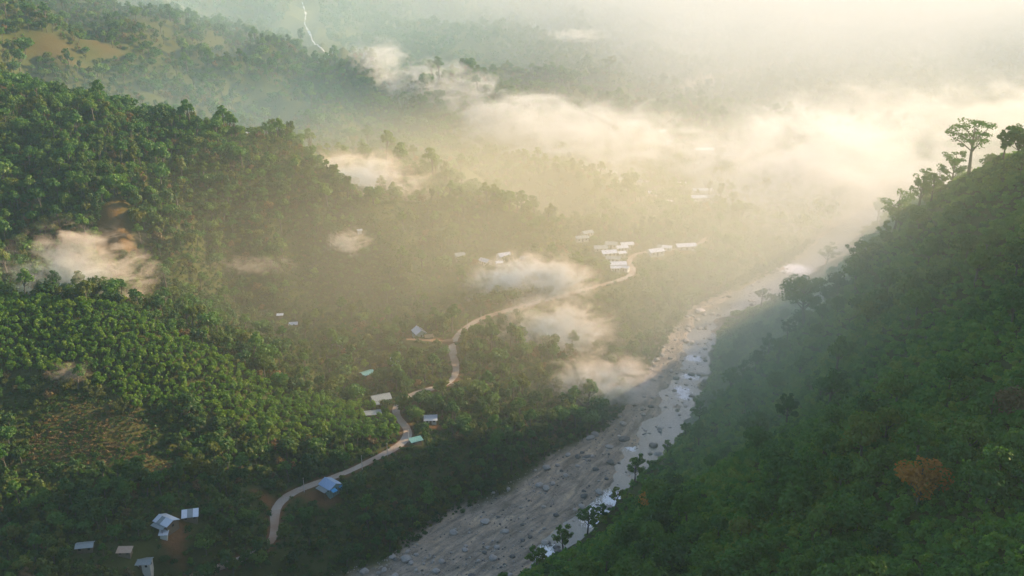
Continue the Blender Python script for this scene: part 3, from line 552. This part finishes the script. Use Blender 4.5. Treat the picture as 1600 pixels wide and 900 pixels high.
# ------------------------------------------------------------------ scattering
def scatter(name, plants, P, S, label, kind='stuff'):
    """uncounted mass: one point mesh whose points carry plants"""
    if len(P) == 0: return
    me = bpy.data.meshes.new(name); n = len(P); me.vertices.add(n); me.vertices.foreach_set('co', np.asarray(P, np.float32).ravel())
    for nm, ty, val in (('sc', 'FLOAT', S), ('rz', 'FLOAT', rng.uniform(0, 6.283, n)), ('pick', 'INT', rng.integers(0, len(plants), n))):
        a = me.attributes.new(nm, ty, 'POINT'); a.data.foreach_set('value', np.asarray(val, np.float32 if ty == 'FLOAT' else np.int32))
    ob = tag(link(bpy.data.objects.new(name, me)), label, None, None, kind)
    g = bpy.data.node_groups.new(name+'_scatter', 'GeometryNodeTree'); g.interface.new_socket('Geometry', in_out='INPUT', socket_type='NodeSocketGeometry'); g.interface.new_socket('Geometry', in_out='OUTPUT', socket_type='NodeSocketGeometry')
    gi = g.nodes.new('NodeGroupInput'); go = g.nodes.new('NodeGroupOutput'); ip = g.nodes.new('GeometryNodeInstanceOnPoints'); j = g.nodes.new('GeometryNodeGeometryToInstance')
    for pl in plants[::-1]:
        oi = g.nodes.new('GeometryNodeObjectInfo'); oi.inputs[0].default_value = pl.both if hasattr(pl, 'both') else pl; oi.inputs['As Instance'].default_value = False; g.links.new(oi.outputs['Geometry'], j.inputs[0])
    def at(nm, ty):
        q = g.nodes.new('GeometryNodeInputNamedAttribute'); q.data_type = ty; q.inputs[0].default_value = nm; return q.outputs[0]
    g.links.new(gi.outputs[0], ip.inputs['Points']); g.links.new(j.outputs[0], ip.inputs['Instance']); ip.inputs['Pick Instance'].default_value = True
    g.links.new(at('pick', 'INT'), ip.inputs['Instance Index']); cx = g.nodes.new('ShaderNodeCombineXYZ'); g.links.new(at('rz', 'FLOAT'), cx.inputs[2]); g.links.new(cx.outputs[0], ip.inputs['Rotation'])
    g.links.new(at('sc', 'FLOAT'), ip.inputs['Scale']); g.links.new(ip.outputs[0], go.inputs[0])
    md = ob.modifiers.new('scatter', 'NODES'); md.node_group = g; return ob
rest = order[nind:]; P = np.c_[cand[rest], np.maximum(H(cand[rest, 0], cand[rest, 1]), -.2)+size[rest]*.2]
so_ = [bpy.data.objects.new('stone_source', me) for me in [stone(50, 1), stone(51, 1), stone(52, 1)]]
for k, o_ in enumerate(so_): o_.data.materials.append(M_darkrock if k == 2 else M_rock)
scatter('river_stones', so_, P, size[rest], 'countless grey cobbles covering the dry river bed')
# protected sight lines: road, roofs, yards, water
PR = np.zeros((225, 400))
def protect(p, r=1):
    x, y, d = project(p)
    for a, b, c in zip(x, y, d):
        i, j = int(b//4), int(a//4)
        if 0 <= i < 225 and 0 <= j < 400: PR[max(0, i-r):i+r+1, max(0, j-r):j+r+1] = np.maximum(PR[max(0, i-r):i+r+1, max(0, j-r):j+r+1], c)
hide = (xr > 595) & (xr < 716) & (yr > 596) & (yr < 668)
keep = [k for k in range(len(ROADC)) if not hide[k] and yr[k] < 842 and ROADC[k, 1] < 725]; protect(ROADC[keep]+[0, 0, .3]); protect(SIDEC)
for hx, hy, hz, hr, hh in HOUSES: protect(np.array([(hx+a*hr*.7, hy+b*hr*.5, hz+zq) for a in (-1, 0, 1) for b in (-1, 0, 1) for zq in (hh*.8,)]), 0)
ww = WATC[(WATC[:, 1] > 395) & (WATC[:, 1] < 730)]; protect(np.c_[ww, np.zeros(len(ww))], 2)
bb = np.vstack([BEDC+np.c_[-BEDT[:, 1], BEDT[:, 0]]*(BEDW*s)[:, None] for s in (-.8, -.4, 0, .4)]); bb = bb[(bb[:, 1] > 340) & (bb[:, 1] < 730)]; protect(np.c_[bb, np.zeros(len(bb))], 1)
bp_ = np.array([hit(a, b) for a, b, _, _ in BARE if b > 300 and a < 900]); protect(bp_, 1)
def grid(x0, x1, y0, y1, step, jit=.45):
    gx, gy = np.meshgrid(np.arange(x0, x1, step), np.arange(y0, y1, step)); g = np.c_[gx.ravel(), gy.ravel()]; return g+rng.uniform(-jit, jit, g.shape)*step
BAREP = [(hit(a, b), c, d) for a, b, c, d in BARE]; FIELDP = [(hit(a, b), c, d) for a, b, c, d in FIELD]
def inpatch(g, L, f=.95):
    k = np.zeros(len(g), bool)
    for p, a, b in L: k |= np.hypot((g[:, 0]-p[0])/a, (g[:, 1]-p[1])/b) < f
    return k
def sites(g, hgt, rad, road=3.6, bank=2.0, mx=140, keepers=.06, patch=True):
    zg = H(g[:, 0], g[:, 1]); P = np.c_[g, zg]; x, y, d = project(P); k = (x > -mx) & (x < 1600+mx) & (y < 900+mx*2) & (d > 20)
    P = P[k]; x = x[k]; y = y[k]; d = d[k]; g = g[k]
    a, _ = pdist(g, ROADC); b, bi_ = pdist(g, BEDC); s, _ = pdist(g, SIDEC); k = (a > road) & (b-BEDW[bi_] > bank+4*(fbm(g[:, 0]/9, g[:, 1]/9, 5)-.5)) & (s > road-1)
    for hx, hy, hz, hr, hh in HOUSES: k &= np.hypot(g[:, 0]-hx, g[:, 1]-hy) > hr+rad*.6
    if patch: k &= ~inpatch(g, BAREP)
    # sight lines
    blocked = np.zeros(len(g), bool)
    for f in (.2, .5, .8, 1.0):
        for sx in (-.8, 0, .8):
            i = np.clip((y-FPX*hgt*f*.9/d)//4, 0, 224).astype(int); j = np.clip((x+sx*rad*FPX/d)//4, 0, 399).astype(int); blocked |= PR[i, j] > d+3
    k &= ~blocked | (rng.random(len(g)) < keepers); return P[k], x[k], y[k], d[k]
from math import inf
def poly_in(x, y, poly):
    k = np.zeros(len(x), bool); n = len(poly)
    for i in range(n):
        x0, y0 = poly[i]; x1, y1 = poly[(i+1) % n]; c = ((y0 > y) != (y1 > y)) & (x < (x1-x0)*(y-y0)/(y1-y0+1e-9)+x0); k ^= c
    return k
def riverside_right(P):           # true on the near mountain's side of the river
    b, i = pdist(P[:, :2], BEDC); dv = P[:, :2]-BEDC[i]; T = BEDT[i]; return (T[:, 0]*dv[:, 1]-T[:, 1]*dv[:, 0]) < 0
LANDMARKS = [(h[0], h[1], n) for h, n in zip(HOUSES, HNAMES)]
def individuals(kind, name, P, S, rows, label, cat_, group):
    pl = PL[kind]; lab = label; q1, q2 = np.quantile(S, [.33, .67])
    for i in rows:
        v = pl[rng.integers(len(pl))]; e = link(bpy.data.objects.new(name, None)); e.location = P[i]; e.rotation_euler = (0, 0, rng.uniform(0, 6.28)); e.scale = (S[i],)*3; e.empty_display_size = .4
        dd = [(math.hypot(P[i][0]-a, P[i][1]-b), n) for a, b, n in LANDMARKS+EXTRA]; near = min(dd); sz = 'small' if S[i] < q1 else 'tall' if S[i] > q2 else 'medium'
        tag(e, ('%s %s near the %s' % (sz, lab[0], near[1]) if near[0] < 32 else '%s %s' % (sz, lab[1])), cat_, group+(', '+near[1] if near[0] < 32 else '')+', '+sz); link(bpy.data.objects.new('trunk', v.trunk), e); link(bpy.data.objects.new('crown', v.crown), e)
def plant_zone(kind, name, stuffname, P, S, d, n, label, cat_, group, stufflabel):
    x, y, _ = project(P); vis = (x > 5) & (x < 1595) & (y > 0) & (y < 905)
    o_ = np.argsort(np.where(vis, d/S, 1e9)); ind = o_[:n]; individuals(kind, name, P, S, ind, label, cat_, group); r = o_[n:]; scatter(stuffname, PL['mixed'] if kind == 'slope' else PL[kind], P[r], S[r], stufflabel)
WFP = np.array([hit(*q)[:2] for q in [(472,4),(478,22),(476,38),(483,52),(488,64),(497,76),(512,86),(528,94)]]); WFP, _ = resample(WFP, np.ones(len(WFP)), 10)
EXTRA = [(*hit(a, b)[:2], n) for a, b, n in [(1432, 806, 'rust orange tree'), (1570, 660, 'pale brown leaved tree'), (1228, 680, 'slender tufted tree'), (1255, 780, 'slim vine hung trunk'), (1020, 800, 'dull reddish tree'), (1255, 520, 'big dark broad crowned tree'), (1512, 300, 'umbrella shaped ridge tree'), (1395, 378, 'open crowned ridge tree'), (992, 810, 'knobby tree by the rapids'), (150, 670, 'cleared brown field'), (335, 750, 'largest bamboo clump'), (410, 776, 'red earth bank beside the road')]]
RIDGE_PX = [1512, 1395, 1432, 1483, 1462, 1255, 992, 880, 840, 918]
def _ridge(px):
    for py in range(180, 900, 2):
        p = hit(px, py)
        if p[1] < 420 and p[2] > 15: return p
CLEAR = np.array([_ridge(q) for q in RIDGE_PX]+[hit(1432, 800), hit(1432, 830), hit(1432, 870)]); CLEAR_R = np.array([6, 5, 5, 4, 4, 9, 4, 4, 4, 4., 9, 9, 8])
# near mountain: jungle trees over a carpet of vines and shrubs
P, x, y, d = sites(grid(-80, 330, 40, 640, 6.5), 9, 4, bank=3, mx=520); k = riverside_right(P) & (np.hypot(P[:, None, 0]-CLEAR[None, :, 0], P[:, None, 1]-CLEAR[None, :, 1]) > CLEAR_R).all(1) & (rng.random(len(P)) < .16+.5*(fbm(P[:, 0]/40, P[:, 1]/40, 71) > .54)); P, d = P[k], d[k]
plant_zone('jungle', 'jungle_tree', 'jungle_canopy', P, rng.uniform(.6, 1.1, len(P)), d, 200, ('leafy jungle tree', 'leafy jungle tree among vines on the open flank of the near mountain'), 'tree', 'jungle trees on the near mountainside', 'dense jungle canopy on the near mountain')
P, x, y, d = sites(grid(-90, 330, 40, 640, 1.9), 2, 2, bank=2, mx=520, keepers=.3); k = riverside_right(P); P = P[k]
scatter('vine_thicket', PL['vine'], P-[0, 0, .2], rng.uniform(.5, 1.0, len(P))*(.55+.9*fbm(P[:, 0]/12, P[:, 1]/12, 77)), 'thick carpet of vines and shrubs on the near mountainside')
# plantation spur
PLANT = [(-200,455),(0,470),(180,480),(330,552),(440,612),(650,655),(640,690),(520,690),(420,700),(360,660),(280,650),(200,640),(140,590),(0,585),(-200,600)]
P, x, y, d = sites(grid(-330, -30, 300, 520, 2.6), 5, 2, keepers=.1); k = poly_in(x, y, PLANT) & ~riverside_right(P); P, d = P[k], d[k]
plant_zone('plant', 'plantation_tree', 'plantation_canopy', P, rng.uniform(.55, 1.0, len(P)), d, 240, ('bright green plantation tree', 'bright green plantation tree on the rounded spur above the road'), 'tree', 'plantation trees on the spur', 'even bright green canopy of the young plantation spur')
# left slopes
P, x, y, d = sites(grid(-420, 260, 250, 800, 3.5), 8.0, 2.4, keepers=.03); dens = fbm(P[:, 0]/45, P[:, 1]/45, 81)
k = ~riverside_right(P) & ~poly_in(x, y, PLANT) & ~inpatch(P, FIELDP, 1.1) & (rng.random(len(P)) < .22+.7*sstep(.40, .58, dens)); P, d = P[k], d[k]
plant_zone('slope', 'forest_tree', 'forest_canopy', P, np.clip(rng.lognormal(-.3, .38, len(P)), .35, 1.7)*(.7+.5*fbm(P[:, 0]/60, P[:, 1]/60, 83)), d, 240, ('rounded forest tree', 'rounded forest tree on the wooded bank between road and river bed'), 'tree', 'forest trees on the lower slope', 'mixed forest canopy covering the slopes above the road')
P, x, y, d = sites(grid(-420, 260, 250, 800, 2.5), 1.6, 1.5, road=2.4, bank=.3, keepers=.5); k = ~riverside_right(P) & ~inpatch(P, FIELDP, .8) & ~poly_in(x, y, PLANT); P = P[k]
scatter('undergrowth', PL['bush'], P-[0, 0, .15], rng.uniform(.5, 1.2, len(P)), 'low bushes and undergrowth between the trees of the slopes')
P, x, y, d = sites(np.vstack([grid(p[0]-a, p[0]+a, p[1]-b, p[1]+b, 1.7) for p, a, b in FIELDP]), 1, 1); k = inpatch(P, FIELDP, 1.1); P = P[k]
scatter('field_crop', PL['dry'], P, rng.uniform(.5, 1.2, len(P)), 'dry brownish crop rows on the cleared field')
tail = [k for k in range(len(ROADC)) if yr[k] > 846 and 250 < xr[k] < 440][::3]
tp = np.array([(ROADC[k, 0]+rng.uniform(-1, 1), ROADC[k, 1]-4.2+rng.uniform(-.6, .6)) for k in tail]); tp = np.c_[tp, H(tp[:, 0], tp[:, 1])]
individuals('slope', 'roadside_tree', tp, rng.uniform(.8, 1.15, len(tp)), range(len(tp)), ('dark roadside tree', 'dark tree screening the lowest stretch of the road'), 'tree', 'trees screening the lower road')
# bamboo clumps along the river bank and on the slope
BB = [(335,745,1.25),(300,735,1.0),(360,765,.9),(660,720,.8),(700,760,.9),(745,735,.9),(640,800,.9),(690,800,.8),(600,790,.85),(560,835,.9),(620,840,.8),(500,850,.9),(780,765,.7),(735,690,.9),(820,640,.8),(860,690,.8),(760,650,.8),(900,655,.8),(930,600,.7),(985,545,.7),(1020,480,.8),(870,600,.7),(690,600,.8),(150,615,.9),(110,600,.8),(190,640,.8),(60,610,.8)]
for i, (px, py, s) in enumerate(BB):
    v = PL['bamboo'][i % 3]; p = hit(px, py+8); e = link(bpy.data.objects.new('bamboo_clump', None)); e.location = p; e.scale = (s,)*3; e.rotation_euler = (0, 0, i*1.3)
    big_ = i == 0; tag(e, 'largest feathery bamboo clump below the cleared field' if big_ else 'feathery yellowish bamboo clump arching over lower trees', 'bamboo', None if big_ else 'bamboo clumps on the lower slopes'); link(bpy.data.objects.new('stem', v.trunk), e); link(bpy.data.objects.new('foliage', v.crown), e)
# vine-wrapped trunks on the middle slope
VL = ['beside the red earth scar', 'below the upper orange clearing', 'rising over the mist streak of the gully', 'on the middle crest by the small fog bank', 'in the dark hollow above the plantation fog', 'on the high end of the middle crest', 'between the red scar and the gully mist', 'in the gully near the road junction', 'above the white roofed houses up the road', 'just under the small fog bank', 'near the lone white roofed hut', 'on the dark upper face of the middle slope']
for i, (px, py, s) in enumerate([(155,345,1.3),(118,205,1.2),(285,400,1.1),(500,300,.9),(40,400,1.0),(225,225,.9),(320,370,.9),(480,560,.9),(640,420,.8),(560,330,.8),(430,480,.8),(205,260,.9)]):
    v = PL['column'][i % 2]; p = hit(px, py); e = link(bpy.data.objects.new('vine_covered_tree', None)); e.location = p; e.scale = (s,)*3; e.rotation_euler = (0, 0, i*1.7)
    tag(e, 'narrow vine wrapped tree '+VL[i], 'tree', 'vine covered trees on the middle slope'); link(bpy.data.objects.new('trunk', v.trunk), e); link(bpy.data.objects.new('crown', v.crown), e)
# farther woods
P, x, y, d = sites(grid(-900, 560, 780, 1420, 6.0), 9, 4, bank=4, keepers=.2); k = (rng.random(len(P)) < .4+.6*sstep(.4, .6, fbm(P[:, 0]/70, P[:, 1]/70, 91))) & (pdist(P[:, :2], WFP)[0] > 22); P = P[k]
scatter('distant_forest', PL['mixed'], P, np.clip(rng.lognormal(-.1, .35, len(P)), .5, 1.9), 'hazy forest on the farther ridge and valley floor')
P, x, y, d = sites(grid(-1500, 1500, 1420, 3000, 17), 9, 5, bank=4, mx=100, keepers=1); P = P[pdist(P[:, :2], WFP)[0] > 26]; scatter('far_woods', PL['far'], P, rng.uniform(.9, 1.7, len(P)), 'faint woods on the farthest hills')
# ------------------------------------------------------------------ single trees told apart
def hero(name, plant, base, label, s=1.0, rz=0, names=('trunk', 'crown'), cat_='tree'):
    e = link(bpy.data.objects.new(name, None)); e.location = base; e.scale = (s,)*3; e.rotation_euler = (0, 0, rz); tag(e, label, cat_)
    if isinstance(plant, Plant): link(bpy.data.objects.new(names[0], plant.trunk), e); link(bpy.data.objects.new(names[1], plant.crown), e)
    else:
        for nm, vf in zip(names, plant): link(bpy.data.objects.new(nm, mesh(nm, *vf, M_palebark, True)), e)
    return e
def ridge(px, back=0):               # ground where the near mountain meets the view behind it
    for py in range(180, 900, 2):
        p = hit(px, py)
        if p[1] < 420 and p[2] > 15: return p
def at(px, py, Y):
    p = PY(px, py, Y); return (p[0], p[1], min(p[2], float(H(p[0], p[1])[0])+.3))
hero('umbrella_tree', emergent('umbrella', 20.5, 16.5, 31, M_jungle, n=190, tiers=10, bare=.45, flat=.38), ridge(1512), 'spreading umbrella shaped tree standing on the top of the near mountain ridge')
hero('ridge_tree', emergent('ridge1', 19, 12, 32, M_jungle, n=200, bare=.3, flat=.7), ridge(1395), 'open crowned tree on the ridge with a slimmer tree just above it')
hero('ridge_tree', emergent('ridge2', 17.5, 8, 33, M_jungle, n=200, bare=.35, flat=.8), ridge(1432), 'slim tree on the ridge between the open crowned tree and the bare snag')
hero('ridge_tree', emergent('ridge3', 14, 10.5, 34, M_jungle, n=160, bare=.25, flat=.45), ridge(1483), 'leaning layered tree just below the umbrella tree on the ridge', rz=2)
hero('bare_tree', snag('snag', 12, 4), ridge(1462), 'thin leafless tree on the ridge silhouette', names=('trunk', 'branch'))
hero('lookout_tree', emergent('lookout', 21, 17, 35, M_jungle, n=520, tiers=14, bare=.34, flat=.75), ridge(1255), 'big dark broad crowned tree standing clear of the slope against the river')
hero('slope_edge_tree', emergent('edge1', 14, 11, 36, M_jungle, n=260, bare=.2, flat=.8), ridge(1340), 'dense tree bulging from the edge of the ridge above the mist')
q = PZ(1180, 478, 0); hero('bank_tree', emergent('bank1', 15, 11, 37, M_slope, n=240, bare=.45, flat=.75), (q[0]-2, q[1]-22, float(H(q[0]-2, q[1]-22)[0])), 'hazy slender trunked tree on the river bank before the upper pool')
q = PZ(1270, 440, 0); hero('bank_tree', emergent('bank2', 20, 17, 38, M_slope, n=220, bare=.35, flat=.5), (q[0], q[1]-25, float(H(q[0], q[1]-25)[0])), 'large faint misty tree overhanging the bright bend of the river')
hero('valley_rim_tree', emergent('rim1', 11.9, 7.7, 39, M_jungle, n=240, bare=.25, flat=.8), ridge(992), 'knobby dark tree at the foot of the near slope beside the rapids')
hero('valley_rim_tree', emergent('rim2', 11.2, 7.7, 40, M_jungle, n=240, bare=.25, flat=.8), ridge(880), 'dark tree at the lower rim of the near slope with pale trunk beside it')
hero('valley_rim_tree', emergent('rim3', 10.0, 7.2, 41, M_jungle, n=240, bare=.2, flat=.8), ridge(840), 'lowest dark tree on the rim of the near slope over the gravel')
hero('valley_rim_tree', emergent('rim4', 12.5, 8.8, 42, M_jungle, n=240, bare=.3, flat=.75), ridge(918), 'dark tree with a pale stem between two others on the lower rim', )
SK = [emergent('sky%d' % i, h, wd, 800+i, M_jungle, n=190, tiers=8, bare=b_, flat=f_) for i, (h, wd, b_, f_) in enumerate([(10, 7, .25, .7), (13, 8, .35, .5), (8, 7, .15, .8), (12, 5.5, .3, .8)])]
for i, px in enumerate([1588, 1562, 1470, 1450, 1412, 1378, 1362, 1345, 1325, 1308, 1292, 1225, 1195, 1160, 1125, 1090, 1066, 1040, 1012, 960, 940]):
    p = ridge(px); dx, dy = rng.uniform(-1, 1), rng.uniform(-5, 0); p = (p[0]+dx, p[1]+dy, float(H(p[0]+dx, p[1]+dy)[0])); sc_ = rng.uniform(.65, 1.05); hero('skyline_tree', SK[(i*7) % 4], p, 'irregular tree along the skyline edge of the near mountain', sc_, i*1.1)['group'] = 'skyline trees of the near mountain'
hero('rust_coloured_tree', broad('rust', 13, 10, 20, 80, .34, 43, M_orange, flat=.75, low=.25), hit(1432, 800), 'rust orange leaved tree on the lower near mountainside')
hero('rust_coloured_tree', broad('rust2', 8, 8, 16, 80, .3, 44, M_dry, flat=.8, low=.2), hit(1570, 660), 'pale brown leaved tree higher up the near mountainside')
hero('reddish_tree', broad('rust3', 8, 9, 16, 80, .3, 45, M_orange, flat=.8, low=.25), hit(1020, 800), 'dull reddish tree in the dark grove above the rapids')
hero('slim_tree', column('slim', 12, 46, M_jungle), hit(1255, 780), 'slim vine hung trunk in the middle of the near slope')
hero('forked_tree', emergent('fork', 12, 6.5, 47, M_jungle, n=200, bare=.45, flat=.8), hit(1228, 680), 'slender tree with tufted crown in the thin mist of the near slope')
hero('far_lone_tree', emergent('lone', 26, 20, 48, M_slope, n=160, bare=.5, flat=.4, size=.6), hit(952, 118), 'lone tall tree on the far hazy hill beside a thin cloud strip')
hero('far_column_tree', emergent('fcol', 34, 11, 49, M_slope, n=160, bare=.5, flat=.9, size=.7), hit(471, 84), 'tall far tree standing on the ridge before the waterfall')
hero('knoll_tree', emergent('knoll', 14, 9, 50, M_slope, n=120, bare=.4, flat=.6, size=.5), hit(660, 150), 'single tree on the round knoll edged by cloud')
# ------------------------------------------------------------------ waterfall on the far slope
m, t, o = mat('falling_water'); n = noise(t, .25, 5, .6, pos(t)).outputs[0]; bsdf(t, o, mixc(t, n, (.26, .30, .33), (.50, .53, .55)), .5, spec=.4); M_fall = m
wp = [hit(*q) for q in [(472,4),(478,22),(476,38),(483,52),(488,64),(497,76),(512,86),(528,94)]]; wp = np.array(wp); C_, W_ = resample(wp, np.array([4, 7, 4, 9, 7, 8, 6, 4.]), 6)
W_ = W_*(.28+.5*rng.random(len(W_))*(np.sin(np.arange(len(W_))*.55) > -.3))
v, f = strip(C_, W_*.42, C_[:, 2]+1.0, 3); v = v.reshape(-1, 3, 3); v[:, :, 2] = np.maximum(v[:, :, 2], H(v[:, :, 0].ravel(), v[:, :, 1].ravel()).reshape(v.shape[:2])+1.0)
tag(link(bpy.data.objects.new('waterfall', mesh('waterfall', v.reshape(-1, 3), f, M_fall, True))), 'white waterfall tumbling down the far bluish hillside', 'waterfall')
# ------------------------------------------------------------------ fog banks
def fog(px, py, Y, rx, ry, rz, yaw, dens, label, scale=None, thr=.5, warm=(1, .97, .93), seed=0, aniso=.2, soft=.45, lift=0):
    scale = {1: 1.1, 4: 1.2, 5: 1.2}.get(seed, 1.5)/math.sqrt(ry*rz); p = PY(px, py, Y); bm = bmesh.new(); bmesh.ops.create_icosphere(bm, subdivisions=3, radius=1); me = bpy.data.meshes.new('fog_bank'); bm.to_mesh(me); bm.free()
    m, t, o = mat('fog_air'); tc = t.nodes.new('ShaderNodeTexCoord').outputs['Object']; ln = t.nodes.new('ShaderNodeVectorMath'); ln.operation = 'LENGTH'; t.links.new(tc, ln.inputs[0])
    ad = t.nodes.new('ShaderNodeVectorMath'); ad.operation = 'ADD'; t.links.new(pos(t), ad.inputs[0]); ad.inputs[1].default_value = (seed*137.0, seed*71.0, seed*33.0)
    sq = t.nodes.new('ShaderNodeMapping'); sq.inputs['Scale'].default_value = (1, 1.3, 1.7); sq.inputs['Rotation'].default_value = (R(10), R(-18), R(25)); t.links.new(ad.outputs[0], sq.inputs[0])
    n = noise(t, scale, 7, .62, sq.outputs[0], 1.2).outputs[0]
    base = math_(t, 'SUBTRACT', 1.0, ln.outputs['Value']); q = math_(t, 'ADD', math_(t, 'MULTIPLY', base, 1.6), math_(t, 'MULTIPLY', math_(t, 'SUBTRACT', n, thr+.085), 5.4))
    mr = t.nodes.new('ShaderNodeMapRange'); mr.interpolation_type = 'SMOOTHSTEP'; mr.inputs[1].default_value = .15; mr.inputs[2].default_value = .15+soft*2; mr.inputs[3].default_value = 0; mr.inputs[4].default_value = dens; t.links.new(q, mr.inputs[0])
    edge = math_(t, 'MINIMUM', math_(t, 'MULTIPLY', base, 3.0), 1.0); dd = math_(t, 'MULTIPLY', mr.outputs[0], math_(t, 'MAXIMUM', edge, 0))
    vs = N(t, 'ShaderNodeVolumeScatter'); vs.inputs['Color'].default_value = (*warm, 1); vs.inputs['Anisotropy'].default_value = aniso; t.links.new(dd, vs.inputs['Density']); t.links.new(vs.outputs[0], o.inputs['Volume'])
    m.cycles.volume_step_rate = .45
    me.materials.append(m); ob = link(bpy.data.objects.new('fog_bank', me)); ob.location = p; ob.scale = (rx, ry, rz); ob.rotation_euler = (0, 0, R(yaw)); return tag(ob, label, kind='stuff')
WARM = (1, .78, .60); CREAM = (.82, .84, .86)  # warm tint of sunlight is put into the low fog's own colour
fog(1270, 285, 900, 175, 140, 84, -10, .022, 'great bright fog bank filling the valley behind the near ridge', .012, .45, CREAM, seed=1)
fog(1180, 350, 800, 100, 70, 36, 10, .008, 'thin front of the great fog bank over the river', .02, .48, CREAM, seed=2)
fog(590, 92, 1190, 50, 45, 34, -20, .024, 'upper tip of the cloud strip on the far ridge', .03, .46, CREAM, seed=3)
fog(680, 140, 1140, 115, 60, 40, -25, .024, 'cloud strip spilling over the far knoll', .022, .45, CREAM, seed=4)
fog(820, 190, 1060, 130, 75, 45, -20, .022, 'cloud strip lying along the far ridge end', .02, .45, CREAM, seed=5)
fog(960, 215, 1000, 130, 80, 46, -10, .018, 'fog reaching from the far ridge into the misty village', .02, .46, CREAM, seed=6)
fog(565, 285, 745, 70, 34, 29, -22, .055, 'small fog bank caught behind the middle crest', .035, 0.43, WARM, seed=7)
fog(830, 447, 598, 50, 20, 27, 10, .11, 'compact fog puff above the road', .05, 0.41, WARM, seed=8)
fog(858, 526, 548, 52, 20, 28, 14, .085, 'ragged fog puff below the road', .055, 0.42, WARM, seed=9)
fog(932, 608, 497, 44, 19, 25, 12, .09, 'orange fog puff at the edge of the gravel', .06, 0.42, WARM, seed=10)
fog(130, 430, 478, 46, 18, 34, 8, .07, 'wispy fog rising behind the plantation spur', .05, 0.45, WARM, seed=11)
fog(545, 378, 640, 20, 14, 12, 0, .08, 'tiny fog wisp on the middle slope', .07, .47, WARM, seed=12)
fog(110, 582, 410, 14, 9, 6, 0, .06, 'faint fog wisp over the dark edge of the plantation', .1, .48, WARM, seed=13)
fog(1310, 465, 400, 45, 30, 20, 20, .008, 'thin mist slipping past the big dark tree', .05, .48, CREAM, seed=14)
fog(1100, 670, 385, 48, 26, 16, 25, .010, 'thin mist drifting off the foot of the near slope', .05, .48, CREAM, seed=15)
fog(905, 55, 1640, 80, 50, 15, 0, .022, 'thin pale cloud strip on the far hazy hill', .02, .48, CREAM, seed=16)
fog(1560, 190, 1000, 150, 110, 62, 0, .011, 'fog bank rising behind the umbrella tree', .015, .46, CREAM, seed=17)
fog(400, 415, 560, 40, 18, 8, 0, .022, 'low mist streak over the gully head', .06, .5, WARM, seed=18)
fog(1330, 170, 1300, 170, 100, 55, 0, .009, 'pale plume of fog above the great bank', .013, .46, CREAM, seed=19)
# broad mist lying over the river valley: soft-edged, thicker towards the far village
def mist(c, r, yaw, dens, label, aniso=.22, col=(.96, .93, .88)):
    bm = bmesh.new(); bmesh.ops.create_icosphere(bm, subdivisions=4, radius=1); me = bpy.data.meshes.new('valley_mist'); bm.to_mesh(me); bm.free()
    m, t, o = mat('mist_air'); tc = t.nodes.new('ShaderNodeTexCoord').outputs['Object']; ln = t.nodes.new('ShaderNodeVectorMath'); ln.operation = 'LENGTH'; t.links.new(tc, ln.inputs[0])
    mr = t.nodes.new('ShaderNodeMapRange'); mr.interpolation_type = 'SMOOTHSTEP'; mr.inputs[1].default_value = 1.0; mr.inputs[2].default_value = .25; mr.inputs[3].default_value = 0; mr.inputs[4].default_value = dens; t.links.new(ln.outputs['Value'], mr.inputs[0])
    n = noise(t, .008, 3, .5, pos(t)).outputs[0]; dd = math_(t, 'MULTIPLY', mr.outputs[0], math_(t, 'ADD', .4, math_(t, 'MULTIPLY', n, 1.2)))
    vs = N(t, 'ShaderNodeVolumeScatter'); vs.inputs['Color'].default_value = (*col, 1); vs.inputs['Anisotropy'].default_value = aniso; t.links.new(dd, vs.inputs['Density']); t.links.new(vs.outputs[0], o.inputs['Volume'])
    m.cycles.volume_step_rate = .6; me.materials.append(m); ob = link(bpy.data.objects.new('valley_mist', me)); ob.location = c; ob.scale = r; ob.rotation_euler = (0, 0, R(yaw)); return tag(ob, label, kind='stuff')
mist((260, 1000, 60), (420, 620, 150), 0, .0010, 'broad pale mist over the river valley and far village', col=(.84, .87, .87))
mist((10, 670, 40), (350, 350, 115), -8, .0027, 'warm mist over the upper road and river bend', col=(1, .90, .60))  # golden sunlight is tinted into this mist's colour
mist((-330, 930, 60), (420, 190, 95), 8, .0016, 'bluish mist in the hollow behind the middle ridge', col=(.62, .9, .95))
mist((-420, 1350, 110), (650, 400, 170), 0, .0012, 'bluish mist over the hills below the waterfall', col=(.62, .9, .95))
mist((128, 315, 125), (130, 135, 92), 30, .0046, 'thin green mist clinging to the near ridge', col=(.92, 1, .74))
mist((1000, 2100, 120), (1500, 1300, 200), 0, .0032, 'deep pale mist over the farthest hills', col=(.72, .80, .86), aniso=.0)
# ------------------------------------------------------------------ haze
m, t, o = mat('haze_air'); vp = N(t, 'ShaderNodeVolumePrincipled'); vp.inputs['Color'].default_value = (.62, .9, 1, 1)
vp.inputs['Density'].default_value = 0.00011; vp.inputs['Anisotropy'].default_value = 0.35; t.links.new(vp.outputs[0], o.inputs['Volume'])
x0, x1, y0, y1, z0, z1 = GX[0]-20, GX[-1]+20, GY[0]-20, GY[-1]+20, -4, 372
v = [(x, y, zz) for zz in (z0, z1) for y in (y0, y1) for x in (x0, x1)]
tag(link(bpy.data.objects.new('haze', mesh('haze', v, [(0,2,3,1),(4,5,7,6),(0,1,5,4),(2,6,7,3),(0,4,6,2),(1,3,7,5)], m))), 'pale morning haze filling the whole valley', kind='stuff')
